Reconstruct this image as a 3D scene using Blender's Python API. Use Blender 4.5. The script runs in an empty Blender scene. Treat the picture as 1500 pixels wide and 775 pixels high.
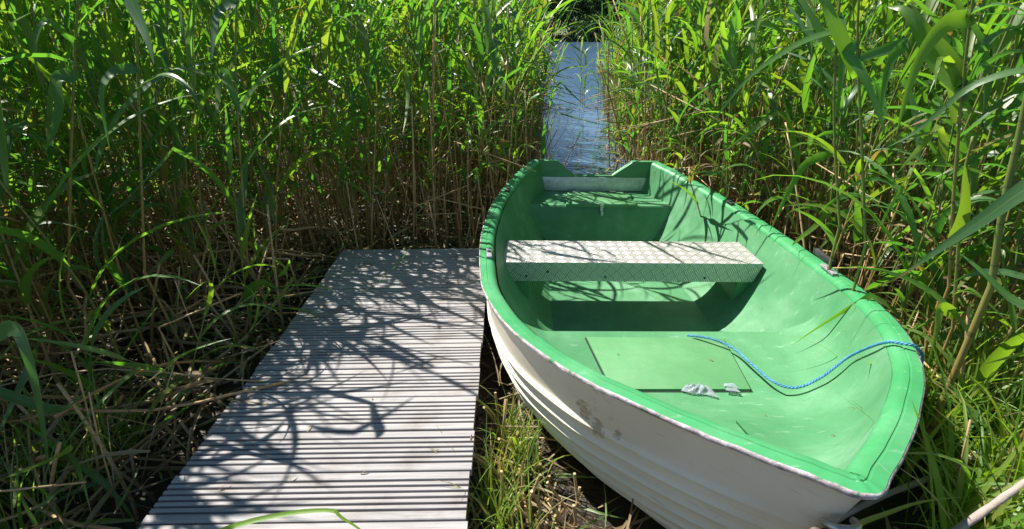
import bpy, bmesh, math
import numpy as np
from mathutils import Matrix, Vector
RNG = np.random.default_rng(11)
SC = bpy.context.scene
COL = SC.collection
R = math.radians

# ------------------------------------------------------------------ camera, sky, sun, exposure
FPX, EYE, HZN, ROLL = 760.0, 1.55, 42.0, R(0.3)
PITCH = math.atan((387.5 - HZN) / FPX)
cam = bpy.data.cameras.new("camera")
cam.sensor_width = 36.0
cam.lens = FPX / 1500 * 36
cam.clip_start = 0.02
cam.clip_end = 3000
camo = bpy.data.objects.new("camera", cam)
COL.objects.link(camo)
camo.matrix_world = Matrix.Translation((0, 0, EYE)) @ Matrix.Rotation(R(90) - PITCH, 4, 'X') @ Matrix.Rotation(-ROLL, 4, 'Z')
SC.camera = camo

SUN_AZ, SUN_EL = R(-58), R(56)          # azimuth from +Y, negative = to the left
world = bpy.data.worlds.new("World")
SC.world = world
world.use_nodes = True
wn = world.node_tree
sky = wn.nodes.new('ShaderNodeTexSky')
sky.sky_type = 'NISHITA'
sky.sun_disc = False
sky.sun_elevation = SUN_EL
sky.sun_rotation = SUN_AZ
sky.ozone_density = 3.0
sky.dust_density = 0.1
wn.links.new(sky.outputs[0], wn.nodes['Background'].inputs[0])
wn.nodes['Background'].inputs[1].default_value = 0.058
sl = bpy.data.lights.new("sun", 'SUN')
sl.energy = 5.0
sl.angle = R(0.5)
sl.color = (1.0, 0.95, 0.87)
so = bpy.data.objects.new("sun", sl)
COL.objects.link(so)
SDIR = Vector((math.sin(SUN_AZ) * math.cos(SUN_EL), math.cos(SUN_AZ) * math.cos(SUN_EL), math.sin(SUN_EL)))
so.rotation_euler = (-SDIR).to_track_quat('-Z', 'Y').to_euler()
so.location = SDIR * 30
SC.view_settings.view_transform = 'Standard'
SC.view_settings.look = 'None'
SC.view_settings.gamma = 1
SC.view_settings.exposure = 0.95
SC.cycles.max_bounces = 8
SC.cycles.transparent_max_bounces = 8
SC.cycles.use_denoising = True

# ------------------------------------------------------------------ pixel helpers (direction only; distance is given)
def pixdir(px, py):
    u, v = px - 750, py - 387.5
    cr, sr = math.cos(ROLL), math.sin(ROLL)
    u, v = u * cr - v * sr, u * sr + v * cr
    c, s = math.cos(PITCH), math.sin(PITCH)
    return np.array([u, FPX * c - v * s, -(FPX * s + v * c)])
def at_depth(px, py, y):
    d = pixdir(px, py)
    return np.array([0, 0, EYE]) + d * (y / d[1])
def at_z(px, py, z):
    d = pixdir(px, py)
    return np.array([0, 0, EYE]) + d * ((z - EYE) / d[2])
def project(P):
    d = P - np.array([0, 0, EYE])
    c, s = math.cos(PITCH), math.sin(PITCH)
    zc = d[..., 1] * c - d[..., 2] * s
    return 750 + FPX * d[..., 0] / zc, 387.5 + FPX * (-d[..., 1] * s - d[..., 2] * c) / zc, zc

# ------------------------------------------------------------------ materials
def mat(name):
    m = bpy.data.materials.new(name)
    m.use_nodes = True
    nt = m.node_tree
    b = nt.nodes['Principled BSDF']
    return m, nt, b
def nd(nt, t, **k):
    n = nt.nodes.new(t)
    for a, v in k.items():
        setattr(n, a, v)
    return n
def lk(nt, a, b):
    nt.links.new(a, b)
def ramp(nt, fac, stops):
    r = nd(nt, 'ShaderNodeValToRGB')
    e = r.color_ramp.elements
    while len(e) < len(stops):
        e.new(0.5)
    for i, (p, c) in enumerate(stops):
        e[i].position = p
        e[i].color = (c[0], c[1], c[2], 1)
    lk(nt, fac, r.inputs[0])
    return r.outputs[0]
def noise(nt, vec, scale, detail=4, rough=0.55, out=0):
    n = nd(nt, 'ShaderNodeTexNoise')
    n.inputs['Scale'].default_value = scale
    n.inputs['Detail'].default_value = detail
    n.inputs['Roughness'].default_value = rough
    if vec is not None:
        lk(nt, vec, n.inputs['Vector'])
    return n.outputs[out]
def mapping(nt, scale=(1, 1, 1), rot=(0, 0, 0), coord='Object'):
    tc = nd(nt, 'ShaderNodeTexCoord')
    mp = nd(nt, 'ShaderNodeMapping')
    mp.inputs['Scale'].default_value = scale
    mp.inputs['Rotation'].default_value = rot
    lk(nt, tc.outputs[coord], mp.inputs[0])
    return mp.outputs[0]
def mth(nt, op, a, b=None, c=None):
    n = nd(nt, 'ShaderNodeMath', operation=op)
    for i, x in enumerate((a, b, c)):
        if x is None:
            continue
        if isinstance(x, (int, float)):
            n.inputs[i].default_value = x
        else:
            lk(nt, x, n.inputs[i])
    return n.outputs[0]
def mixc(nt, fac, a, b, mode='MIX'):
    n = nd(nt, 'ShaderNodeMix', data_type='RGBA', blend_type=mode)
    for s, x in ((0, fac), (6, a), (7, b)):
        if isinstance(x, (int, float)):
            n.inputs[s].default_value = x
        elif isinstance(x, tuple):
            n.inputs[s].default_value = (*x, 1)
        else:
            lk(nt, x, n.inputs[s])
    return n.outputs[2]
def bump(nt, b, h, strength, dist):
    n = nd(nt, 'ShaderNodeBump')
    n.inputs['Strength'].default_value = strength
    n.inputs['Distance'].default_value = dist
    lk(nt, h, n.inputs['Height'])
    lk(nt, n.outputs[0], b.inputs['Normal'])
def simple(name, c1, c2, scale=8, rough=0.5, metal=0, bstr=0.0):
    m, nt, b = mat(name)
    v = mapping(nt)
    f = noise(nt, v, scale, 6)
    lk(nt, ramp(nt, f, [(0.35, c1), (0.65, c2)]), b.inputs['Base Color'])
    b.inputs['Roughness'].default_value = rough
    b.inputs['Metallic'].default_value = metal
    if bstr:
        bump(nt, b, noise(nt, v, scale * 6, 5), bstr, 0.01)
    return m
M = {}
def tint_random(nt):
    """per-leaf tint attribute shifted by each object's own random value"""
    a = nd(nt, 'ShaderNodeAttribute', attribute_name='tint').outputs['Fac']
    o = nd(nt, 'ShaderNodeObjectInfo').outputs['Random']
    return mth(nt, 'FRACT', mth(nt, 'ADD', a, mth(nt, 'MULTIPLY', o, 0.3)))
def leaf_material(name, greens, trans, dry, gloss=0.34):
    m, nt, b = mat(name)
    t = tint_random(nt)
    uv = nd(nt, 'ShaderNodeUVMap').outputs[0]
    sp = nd(nt, 'ShaderNodeSeparateXYZ')
    lk(nt, uv, sp.inputs[0])
    u, v = sp.outputs[0], sp.outputs[1]
    base = ramp(nt, t, greens)
    tr = ramp(nt, t, trans)
    # veins along the blade and the pale midrib
    wv = nd(nt, 'ShaderNodeTexNoise')
    mp = nd(nt, 'ShaderNodeMapping')
    mp.inputs['Scale'].default_value = (26, 1.2, 1)
    lk(nt, uv, mp.inputs[0])
    lk(nt, mp.outputs[0], wv.inputs['Vector'])
    wv.inputs['Scale'].default_value = 1.0
    veins = wv.outputs[0]
    mid = mth(nt, 'LESS_THAN', mth(nt, 'ABSOLUTE', mth(nt, 'SUBTRACT', u, 0.5)), 0.035)
    base = mixc(nt, mth(nt, 'MULTIPLY', veins, 0.5), base, mixc(nt, 0.5, base, (0.16, 0.22, 0.07)))
    base = mixc(nt, mth(nt, 'MULTIPLY', mid, 0.55), base, (0.20, 0.27, 0.10))
    # withered tips and blotches
    ps = noise(nt, mapping(nt), 22, 4)
    tip = mth(nt, 'ADD', v, mth(nt, 'MULTIPLY', mth(nt, 'SUBTRACT', ps, 0.5), 1.1))
    thr = mth(nt, 'ADD', 0.90, mth(nt, 'MULTIPLY', mth(nt, 'FRACT', mth(nt, 'MULTIPLY', t, 7.3)), 0.9))
    tipf = nd(nt, 'ShaderNodeMapRange')
    lk(nt, mth(nt, 'SUBTRACT', tip, thr), tipf.inputs[0])
    tipf.inputs[1].default_value = -0.05; tipf.inputs[2].default_value = 0.12
    tipf = tipf.outputs[0]
    base = mixc(nt, tipf, base, dry)
    tr = mixc(nt, tipf, tr, (0.30, 0.20, 0.06))
    lk(nt, base, b.inputs['Base Color'])
    b.inputs['Roughness'].default_value = gloss
    b.inputs['Specular IOR Level'].default_value = 0.75
    bump(nt, b, veins, 0.25, 0.002)
    tl = nd(nt, 'ShaderNodeBsdfTranslucent')
    lk(nt, tr, tl.inputs[0])
    ad = nd(nt, 'ShaderNodeMixShader')
    ad.inputs[0].default_value = 0.42
    lk(nt, b.outputs[0], ad.inputs[1])
    lk(nt, tl.outputs[0], ad.inputs[2])
    lk(nt, ad.outputs[0], nt.nodes['Material Output'].inputs[0])
    return m
M['leaf'] = leaf_material('reed leaf',
    [(0.0, (0.055, 0.135, 0.070)), (0.35, (0.078, 0.165, 0.055)), (0.62, (0.110, 0.195, 0.036)), (0.93, (0.12, 0.175, 0.035)), (0.985, (0.26, 0.19, 0.07))],
    [(0.0, (0.11, 0.38, 0.035)), (0.35, (0.19, 0.53, 0.03)), (0.62, (0.33, 0.66, 0.025)), (0.93, (0.42, 0.58, 0.03)), (0.985, (0.42, 0.27, 0.05))],
    (0.28, 0.20, 0.09))
M['grass'] = leaf_material('marsh grass blade',
    [(0.0, (0.090, 0.20, 0.030)), (0.4, (0.13, 0.26, 0.030)), (0.80, (0.20, 0.29, 0.045)), (0.97, (0.36, 0.29, 0.12))],
    [(0.0, (0.25, 0.55, 0.02)), (0.4, (0.36, 0.66, 0.02)), (0.80, (0.50, 0.64, 0.04)), (0.97, (0.48, 0.36, 0.10))],
    (0.33, 0.25, 0.11), 0.4)
M['dry_leaf'] = leaf_material('withered leaf',
    [(0.0, (0.18, 0.11, 0.05)), (0.5, (0.32, 0.22, 0.105)), (0.9, (0.44, 0.34, 0.19))],
    [(0.0, (0.12, 0.08, 0.03)), (0.5, (0.22, 0.15, 0.06)), (0.9, (0.26, 0.2, 0.1))],
    (0.20, 0.14, 0.08), 0.6)
def stem_material(name, low, high, grey):
    m, nt, b = mat(name)
    t = tint_random(nt)
    uv = nd(nt, 'ShaderNodeUVMap').outputs[0]
    sp = nd(nt, 'ShaderNodeSeparateXYZ')
    lk(nt, uv, sp.inputs[0])
    v = sp.outputs[1]
    ns = noise(nt, mapping(nt, (60, 60, 8)), 1.0, 4)
    c = mixc(nt, ramp(nt, mth(nt, 'ADD', v, mth(nt, 'MULTIPLY', mth(nt, 'SUBTRACT', t, 0.5), 0.5)), [(0.15, (0, 0, 0)), (0.5, (1, 1, 1))]), low, high)
    c = mixc(nt, mth(nt, 'MULTIPLY', t, 0.55), c, grey)
    c = mixc(nt, mth(nt, 'MULTIPLY', ns, 0.32), c, (0.06, 0.035, 0.015))
    # nodes: darker rings
    ring = mth(nt, 'LESS_THAN', mth(nt, 'FRACT', mth(nt, 'MULTIPLY', v, 9.0)), 0.045)
    c = mixc(nt, mth(nt, 'MULTIPLY', ring, 0.6), c, (0.07, 0.05, 0.025))
    lk(nt, c, b.inputs['Base Color'])
    b.inputs['Roughness'].default_value = 0.5
    return m
M['stem'] = stem_material('reed stem', (0.44, 0.27, 0.10), (0.15, 0.22, 0.045), (0.27, 0.26, 0.07))
M['straw'] = stem_material('dry reed stalk', (0.40, 0.22, 0.085), (0.54, 0.36, 0.16), (0.50, 0.40, 0.26))
M['stick'] = simple('weathered stick', (0.28, 0.22, 0.20), (0.42, 0.35, 0.31), 14, 0.7, 0, 0.3)

# weathered ribbed decking
m, nt, b = mat('weathered decking'); M['deck'] = m
v = mapping(nt, (1.6, 34, 34))
o = nd(nt, 'ShaderNodeObjectInfo').outputs['Random']
sh = nd(nt, 'ShaderNodeVectorMath', operation='ADD')
cmb = nd(nt, 'ShaderNodeCombineXYZ')
lk(nt, mth(nt, 'MULTIPLY', o, 50), cmb.inputs[0])
lk(nt, mth(nt, 'MULTIPLY', o, 31), cmb.inputs[1])
lk(nt, v, sh.inputs[0]); lk(nt, cmb.outputs[0], sh.inputs[1])
grain = noise(nt, sh.outputs[0], 3.0, 8, 0.65)
c = ramp(nt, grain, [(0.25, (0.22, 0.21, 0.205)), (0.48, (0.36, 0.35, 0.35)), (0.75, (0.47, 0.46, 0.46))])
dirt = noise(nt, mapping(nt), 5.5, 6, 0.6)
c = mixc(nt, ramp(nt, dirt, [(0.52, (0, 0, 0)), (0.72, (0.55, 0.55, 0.55))]), c, (0.19, 0.16, 0.13))
c = mixc(nt, 1.0, c, ramp(nt, o, [(0, (0.86, 0.85, 0.86)), (1, (1.0, 0.99, 0.98))]), 'MULTIPLY')
lk(nt, c, b.inputs['Base Color'])
b.inputs['Roughness'].default_value = 0.72
bump(nt, b, grain, 0.35, 0.004)
M['beam'] = simple('dark pier timber', (0.06, 0.045, 0.035), (0.12, 0.095, 0.075), 9, 0.8, 0, 0.4)

# boat paint
def paint(name, c1, c2, c3, rough, wear=0.75, wearcol=(0.36, 0.50, 0.42)):
    m, nt, b = mat(name)
    v = mapping(nt)
    a = noise(nt, v, 3.2, 6, 0.6)
    c = ramp(nt, a, [(0.3, c1), (0.52, c2), (0.75, c3)])
    st = noise(nt, mapping(nt, (7, 22, 7)), 1.6, 8, 0.7)
    c = mixc(nt, ramp(nt, st, [(0.60, (0, 0, 0)), (0.78, (wear, wear, wear))]), c, wearcol)
    sc = noise(nt, mapping(nt, (40, 4, 40), (0, 0, 0.7)), 2.2, 3)
    c = mixc(nt, ramp(nt, sc, [(0.71, (0, 0, 0)), (0.74, (0.4, 0.4, 0.4))]), c, wearcol)
    gr = noise(nt, mapping(nt, (1, 1, 1)), 13, 9, 0.75)
    c = mixc(nt, ramp(nt, gr, [(0.42, (0.30, 0.30, 0.30)), (0.60, (0, 0, 0))]), c, mixc(nt, 0.5, c1, (0.09, 0.16, 0.08)))
    sp = noise(nt, v, 55, 3)
    c = mixc(nt, ramp(nt, sp, [(0.70, (0, 0, 0)), (0.76, (0.7, 0.7, 0.7))]), c, (0.07, 0.075, 0.04))
    lk(nt, c, b.inputs['Base Color'])
    lk(nt, ramp(nt, st, [(0.3, (rough,) * 3), (0.7, (rough + 0.2,) * 3)]), b.inputs['Roughness'])
    bump(nt, b, noise(nt, v, 90, 4), 0.10, 0.004)
    return m
M['green'] = paint('faded green gelcoat', (0.055, 0.225, 0.092), (0.090, 0.275, 0.128), (0.170, 0.365, 0.215), 0.42)
M['rim'] = paint('green gunwale paint', (0.034, 0.265, 0.092), (0.055, 0.31, 0.115), (0.11, 0.37, 0.17), 0.34)
M['lid'] = paint('hatch green', (0.088, 0.272, 0.108), (0.108, 0.30, 0.126), (0.14, 0.33, 0.155), 0.48, 0.35, (0.33, 0.42, 0.26))
m, nt, b = mat('cream hull gelcoat'); M['cream'] = m
v = mapping(nt)
c = ramp(nt, noise(nt, v, 2.4, 5), [(0.3, (0.70, 0.63, 0.49)), (0.7, (0.80, 0.755, 0.63))])
c = mixc(nt, ramp(nt, noise(nt, mapping(nt, (5, 5, 2)), 2.1, 8, 0.72), [(0.60, (0, 0, 0)), (0.72, (0.55, 0.55, 0.55))]), c, (0.36, 0.28, 0.18))
c = mixc(nt, ramp(nt, noise(nt, mapping(nt, (3, 3, 26)), 3.1, 4), [(0.62, (0, 0, 0)), (0.7, (0.35, 0.35, 0.35))]), c, (0.42, 0.37, 0.28))
lk(nt, c, b.inputs['Base Color'])
b.inputs['Roughness'].default_value = 0.36
m, nt, b = mat('worn gunwale edge'); M['edge'] = m
e = noise(nt, mapping(nt), 28, 7, 0.7)
lk(nt, ramp(nt, e, [(0.38, (0.05, 0.23, 0.10)), (0.44, (0.30, 0.25, 0.27)), (0.58, (0.50, 0.45, 0.47)), (0.66, (0.72, 0.70, 0.68))]), b.inputs['Base Color'])
b.inputs['Roughness'].default_value = 0.6
bump(nt, b, e, 0.6, 0.01)
# quintet checker plate: cells of alternating diagonal bars
m, nt, b = mat('checker plate aluminium'); M['plate'] = m
tc = nd(nt, 'ShaderNodeUVMap').outputs[0]
mp = nd(nt, 'ShaderNodeMapping')
mp.inputs['Rotation'].default_value = (0, 0, R(45))
mp.inputs['Scale'].default_value = (1 / 0.042, 1 / 0.042, 1)
lk(nt, tc, mp.inputs[0])
sx = nd(nt, 'ShaderNodeSeparateXYZ'); lk(nt, mp.outputs[0], sx.inputs[0])
U, V = sx.outputs[0], sx.outputs[1]
par = mth(nt, 'MODULO', mth(nt, 'ADD', mth(nt, 'FLOOR', U), mth(nt, 'ADD', mth(nt, 'FLOOR', V), 400)), 2)
par = mth(nt, 'GREATER_THAN', par, 0.5)
fu, fv = mth(nt, 'FRACT', U), mth(nt, 'FRACT', V)
def bars(a, bb):
    tri = mth(nt, 'ABSOLUTE', mth(nt, 'SUBTRACT', mth(nt, 'FRACT', mth(nt, 'MULTIPLY', a, 5)), 0.5))
    ends = mth(nt, 'LESS_THAN', mth(nt, 'ABSOLUTE', mth(nt, 'SUBTRACT', bb, 0.5)), 0.43)
    mr = nd(nt, 'ShaderNodeMapRange', interpolation_type='SMOOTHSTEP')
    lk(nt, tri, mr.inputs[0]); mr.inputs[1].default_value = 0.36; mr.inputs[2].default_value = 0.12
    return mth(nt, 'MULTIPLY', mr.outputs[0], ends)
h = mth(nt, 'ADD', mth(nt, 'MULTIPLY', bars(fu, fv), par), mth(nt, 'MULTIPLY', bars(fv, fu), mth(nt, 'SUBTRACT', 1, par)))
bump(nt, b, h, 1.0, 0.0018)
wr = noise(nt, mapping(nt), 14, 6)
lk(nt, mixc(nt, h, mixc(nt, wr, (0.30, 0.28, 0.26), (0.44, 0.42, 0.40)), (0.86, 0.82, 0.80)), b.inputs['Base Color'])
b.inputs['Metallic'].default_value = 0.5
b.inputs['Roughness'].default_value = 0.45
M['alu'] = simple('dull aluminium', (0.50, 0.52, 0.54), (0.66, 0.68, 0.70), 30, 0.42, 0.6)
M['steel'] = simple('galvanised steel', (0.32, 0.31, 0.30), (0.55, 0.54, 0.53), 40, 0.35, 0.9)
M['rust'] = simple('rusty chain', (0.10, 0.07, 0.05), (0.22, 0.18, 0.14), 60, 0.6, 0.5, 0.4)
M['black'] = simple('black rubber', (0.018, 0.018, 0.02), (0.05, 0.05, 0.055), 30, 0.55)
M['greyp'] = simple('grey plastic fitting', (0.18, 0.18, 0.20), (0.36, 0.36, 0.40), 120, 0.5)
M['dark'] = simple('dark gap', (0.008, 0.02, 0.012), (0.012, 0.03, 0.018), 20, 0.8)
M['rope'] = simple('blue polypropylene rope', (0.03, 0.17, 0.33), (0.09, 0.31, 0.48), 90, 0.45)
m, nt, b = mat('crumpled plastic film'); M['film'] = m
b.inputs['Base Color'].default_value = (0.58, 0.66, 0.74, 1)
b.inputs['Roughness'].default_value = 0.18
b.inputs['Transmission Weight'].default_value = 0.62
b.inputs['IOR'].default_value = 1.3
# ground, water
m, nt, b = mat('marsh mud'); M['mud'] = m
v = mapping(nt)
g = noise(nt, v, 3.0, 8, 0.65)
lk(nt, ramp(nt, g, [(0.3, (0.018, 0.014, 0.009)), (0.55, (0.04, 0.030, 0.018)), (0.8, (0.075, 0.06, 0.03))]), b.inputs['Base Color'])
lk(nt, ramp(nt, noise(nt, v, 1.3, 3), [(0.4, (0.25,) * 3), (0.6, (0.8,) * 3)]), b.inputs['Roughness'])
bump(nt, b, noise(nt, v, 18, 7), 0.8, 0.03)
m, nt, b = mat('lake water'); M['water'] = m
b.inputs['Base Color'].default_value = (0.075, 0.145, 0.235, 1)
b.inputs['Roughness'].default_value = 0.04
b.inputs['IOR'].default_value = 1.33
gp = nd(nt, 'ShaderNodeNewGeometry').outputs['Position']
sp = nd(nt, 'ShaderNodeSeparateXYZ'); lk(nt, gp, sp.inputs[0])
mr = nd(nt, 'ShaderNodeMapRange', interpolation_type='SMOOTHSTEP')
lk(nt, sp.outputs[1], mr.inputs[0])
mr.inputs[1].default_value = 10.4; mr.inputs[2].default_value = 13.5; mr.inputs[3].default_value = 0.022; mr.inputs[4].default_value = 1.0
w1 = noise(nt, mapping(nt, (0.9, 2.6, 1)), 2.6, 4, 0.55)
w2 = noise(nt, mapping(nt, (1, 1.6, 1)), 9.0, 3)
hh = mth(nt, 'MULTIPLY', mth(nt, 'ADD', w1, mth(nt, 'MULTIPLY', w2, 0.22)), mr.outputs[0])
bump(nt, b, hh, 1.0, 0.075)
M['bark'] = simple('bark', (0.05, 0.04, 0.03), (0.10, 0.08, 0.06), 6, 0.9, 0, 0.5)
m, nt, b = mat('tree foliage'); M['foliage'] = m
t = tint_random(nt)
lk(nt, ramp(nt, t, [(0.0, (0.05, 0.095, 0.03)), (0.5, (0.065, 0.12, 0.035)), (1.0, (0.10, 0.15, 0.045))]), b.inputs['Base Color'])
b.inputs['Roughness'].default_value = 0.9
b.inputs['Specular IOR Level'].default_value = 0.1
m, nt, b = mat('grass bank'); M['bank'] = m
lk(nt, ramp(nt, noise(nt, mapping(nt), 1.2, 6), [(0.3, (0.04, 0.07, 0.02)), (0.7, (0.10, 0.13, 0.04))]), b.inputs['Base Color'])
b.inputs['Roughness'].default_value = 0.8

# ------------------------------------------------------------------ object helpers
def tag(o, label=None, cat=None, group=None, kind=None):
    for k, x in (('label', label), ('category', cat), ('group', group), ('kind', kind)):
        if x:
            o[k] = x
    return o
def thing(name, label, cat, loc=(0, 0, 0), rot=(0, 0, 0), group=None):
    o = bpy.data.objects.new(name, None)
    o.empty_display_size = 0.05
    COL.objects.link(o)
    o.location = loc
    o.rotation_euler = rot
    return tag(o, label, cat, group)
def link(name, me, parent=None):
    o = bpy.data.objects.new(name, me)
    COL.objects.link(o)
    if parent is not None:
        o.parent = parent
    return o
def mesh(name, V, F, material, smooth=True, sharp=None, uv=None, tint=None):
    me = bpy.data.meshes.new(name)
    V = np.asarray(V, np.float32)
    if isinstance(F, np.ndarray):                     # all quads, fast path
        nf = len(F)
        me.vertices.add(len(V)); me.vertices.foreach_set('co', V.ravel())
        me.loops.add(nf * 4); me.loops.foreach_set('vertex_index', F.ravel().astype(np.int32))
        me.polygons.add(nf); me.polygons.foreach_set('loop_start', np.arange(0, nf * 4, 4, dtype=np.int32))
        me.update(calc_edges=True)
    else:
        me.from_pydata(V.tolist(), [], F)
        me.update()
    if smooth:
        me.polygons.foreach_set('use_smooth', np.ones(len(me.polygons), bool))
        if sharp:
            me.set_sharp_from_angle(angle=R(sharp))
    if uv is not None:
        l = me.uv_layers.new(name='UVMap')
        idx = np.empty(len(me.loops), np.int32)
        me.loops.foreach_get('vertex_index', idx)
        l.data.foreach_set('uv', np.asarray(uv, np.float32)[idx].ravel())
    if tint is not None:
        a = me.attributes.new('tint', 'FLOAT', 'POINT')
        a.data.foreach_set('value', np.asarray(tint, np.float32))
    me.materials.append(material)
    return me
class Acc:
    """collects quad pieces (verts, faces, uv, tint)"""
    def __init__(s):
        s.V, s.F, s.U, s.T, s.n = [], [], [], [], 0
    def add(s, V, F, U, t):
        s.V.append(V); s.F.append(F + s.n); s.U.append(U); s.T.append(np.full(len(V), t)); s.n += len(V)
    def mesh(s, name, material):
        return mesh(name, np.concatenate(s.V), np.concatenate(s.F), material, True, None, np.concatenate(s.U), np.concatenate(s.T))
def grid_faces(n, m, close=False):
    """quads for n rows of m verts"""
    i = np.arange(n - 1)[:, None]; j = np.arange(m if close else m - 1)[None]
    a = i * m + j; b_ = i * m + (j + 1) % m
    return np.stack([a, b_, b_ + m, a + m], -1).reshape(-1, 4)
def box(bm, x0, x1, y0, y1, z0, z1):
    vs = [bm.verts.new(p) for p in ((x0, y0, z0), (x1, y0, z0), (x1, y1, z0), (x0, y1, z0), (x0, y0, z1), (x1, y0, z1), (x1, y1, z1), (x0, y1, z1))]
    for f in ((0, 3, 2, 1), (4, 5, 6, 7), (0, 1, 5, 4), (1, 2, 6, 5), (2, 3, 7, 6), (3, 0, 4, 7)):
        bm.faces.new([vs[i] for i in f])
def bm_mesh(name, bm, material, bev=0.0, smooth=True, seg=2):
    if bev:
        bmesh.ops.bevel(bm, geom=bm.edges[:], offset=bev, segments=seg, affect='EDGES', profile=0.5, clamp_overlap=True)
    bmesh.ops.recalc_face_normals(bm, faces=bm.faces)
    me = bpy.data.meshes.new(name)
    bm.to_mesh(me); bm.free()
    if smooth:
        me.polygons.foreach_set('use_smooth', np.ones(len(me.polygons), bool))
        me.set_sharp_from_angle(angle=R(40))
    me.materials.append(material)
    return me
def box_mesh(name, dims, material, bev=0.003):
    bm = bmesh.new(); box(bm, *dims)
    return bm_mesh(name, bm, material, bev)
def poly_prism(name, pts, axis, d0, d1, material, bev=0.003):
    """closed polygon (2D) extruded along axis 'y' (pts are x,z) or 'z' (pts are x,y)"""
    bm = bmesh.new()
    mk = (lambda p, d: (p[0], d, p[1])) if axis == 'y' else (lambda p, d: (p[0], p[1], d))
    a = [bm.verts.new(mk(p, d0)) for p in pts]; c = [bm.verts.new(mk(p, d1)) for p in pts]
    n = len(pts)
    bm.faces.new(a); bm.faces.new(c[::-1])
    for i in range(n):
        bm.faces.new([a[i], a[(i + 1) % n], c[(i + 1) % n], c[i]])
    return bm_mesh(name, bm, material, bev)
def frames(P):
    T = np.gradient(P, axis=0); T /= np.linalg.norm(T, axis=1)[:, None] + 1e-9
    ref = np.array([0.3, 0.9, 0.1]) if abs(T[:, 2]).mean() > 0.7 else np.array([0, 0, 1.0])
    A = np.cross(T, ref); A /= np.linalg.norm(A, axis=1)[:, None] + 1e-9
    return T, A, np.cross(A, T)
def tube(P, rad, sides=5, cap=True):
    P = np.asarray(P, float); n = len(P)
    rad = np.broadcast_to(np.asarray(rad, float), (n,))
    T, A, B = frames(P)
    if cap:
        P = np.concatenate([P[:1], P, P[-1:]]); A = np.concatenate([A[:1], A, A[-1:]]); B = np.concatenate([B[:1], B, B[-1:]])
        rad = np.concatenate([[1e-4], rad, [1e-4]]); n += 2
    an = np.linspace(0, 2 * np.pi, sides, endpoint=False)
    V = P[:, None] + rad[:, None, None] * (np.cos(an)[None, :, None] * A[:, None] + np.sin(an)[None, :, None] * B[:, None])
    U = np.stack(np.broadcast_arrays((np.arange(sides) / sides)[None], np.linspace(0, 1, n)[:, None]), -1).reshape(-1, 2)
    return V.reshape(-1, 3), grid_faces(n, sides, True), U
def smooth_path(P, n):
    """Catmull-Rom through the points"""
    P = np.asarray(P, float)
    Q = np.concatenate([2 * P[:1] - P[1:2], P, 2 * P[-1:] - P[-2:-1]])
    t = np.linspace(0, len(P) - 1 - 1e-6, n); i = t.astype(int); f = (t - i)[:, None]
    a, b_, c_, d = Q[i], Q[i + 1], Q[i + 2], Q[i + 3]
    return 0.5 * (2 * b_ + (c_ - a) * f + (2 * a - 5 * b_ + 4 * c_ - d) * f ** 2 + (3 * b_ - a - 3 * c_ + d) * f ** 3)
def pchip(x, y, q):
    x, y, q = map(np.asarray, (x, y, q)); h = np.diff(x); dl = np.diff(y) / h
    d = np.zeros(len(x)); s = dl[:-1] * dl[1:] > 0
    w1, w2 = 2 * h[1:] + h[:-1], h[1:] + 2 * h[:-1]
    with np.errstate(all='ignore'):
        d[1:-1] = np.where(s, (w1 + w2) / (w1 / dl[:-1] + w2 / dl[1:]), 0)
    d[0], d[-1] = dl[0], dl[-1]
    i = np.clip(np.searchsorted(x, q) - 1, 0, len(h) - 1); t = (q - x[i]) / h[i]
    return (y[i] * (1 + 2 * t) * (1 - t) ** 2 + h[i] * d[i] * t * (1 - t) ** 2 + y[i + 1] * t * t * (3 - 2 * t) + h[i] * d[i + 1] * t * t * (t - 1))
def blade(P, width, normal_hint, fold=0.25, twist=0.0, w0=0.45):
    """grass or reed blade along centre line P: 3 verts across, V-folded, tapering to a point"""
    P = np.asarray(P, float); n = len(P); s = np.linspace(0, 1, n)
    T = np.gradient(P, axis=0); T /= np.linalg.norm(T, axis=1)[:, None] + 1e-9
    side = np.cross(T, np.asarray(normal_hint, float)); side /= np.linalg.norm(side, axis=1)[:, None] + 1e-9
    nor = np.cross(side, T)
    if twist:
        a = (twist * s)[:, None]; side, nor = side * np.cos(a) + nor * np.sin(a), nor * np.cos(a) - side * np.sin(a)
    w = width * 0.5 * np.minimum(w0 + s * 4.0, 1.0) * np.clip((1 - s) / 0.72, 0, 1) ** 0.75
    w[-1] = width * 0.01
    e = w[:, None]
    V = np.stack([P - side * e + nor * e * fold, P, P + side * e + nor * e * fold], 1).reshape(-1, 3)
    U = np.stack(np.broadcast_arrays(np.array([0, .5, 1.0])[None], s[:, None]), -1).reshape(-1, 2)
    return V, grid_faces(n, 3), U
def rotz(V, a):
    c, s = math.cos(a), math.sin(a)
    return np.stack([V[..., 0] * c - V[..., 1] * s, V[..., 0] * s + V[..., 1] * c, V[..., 2]], -1)

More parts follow.
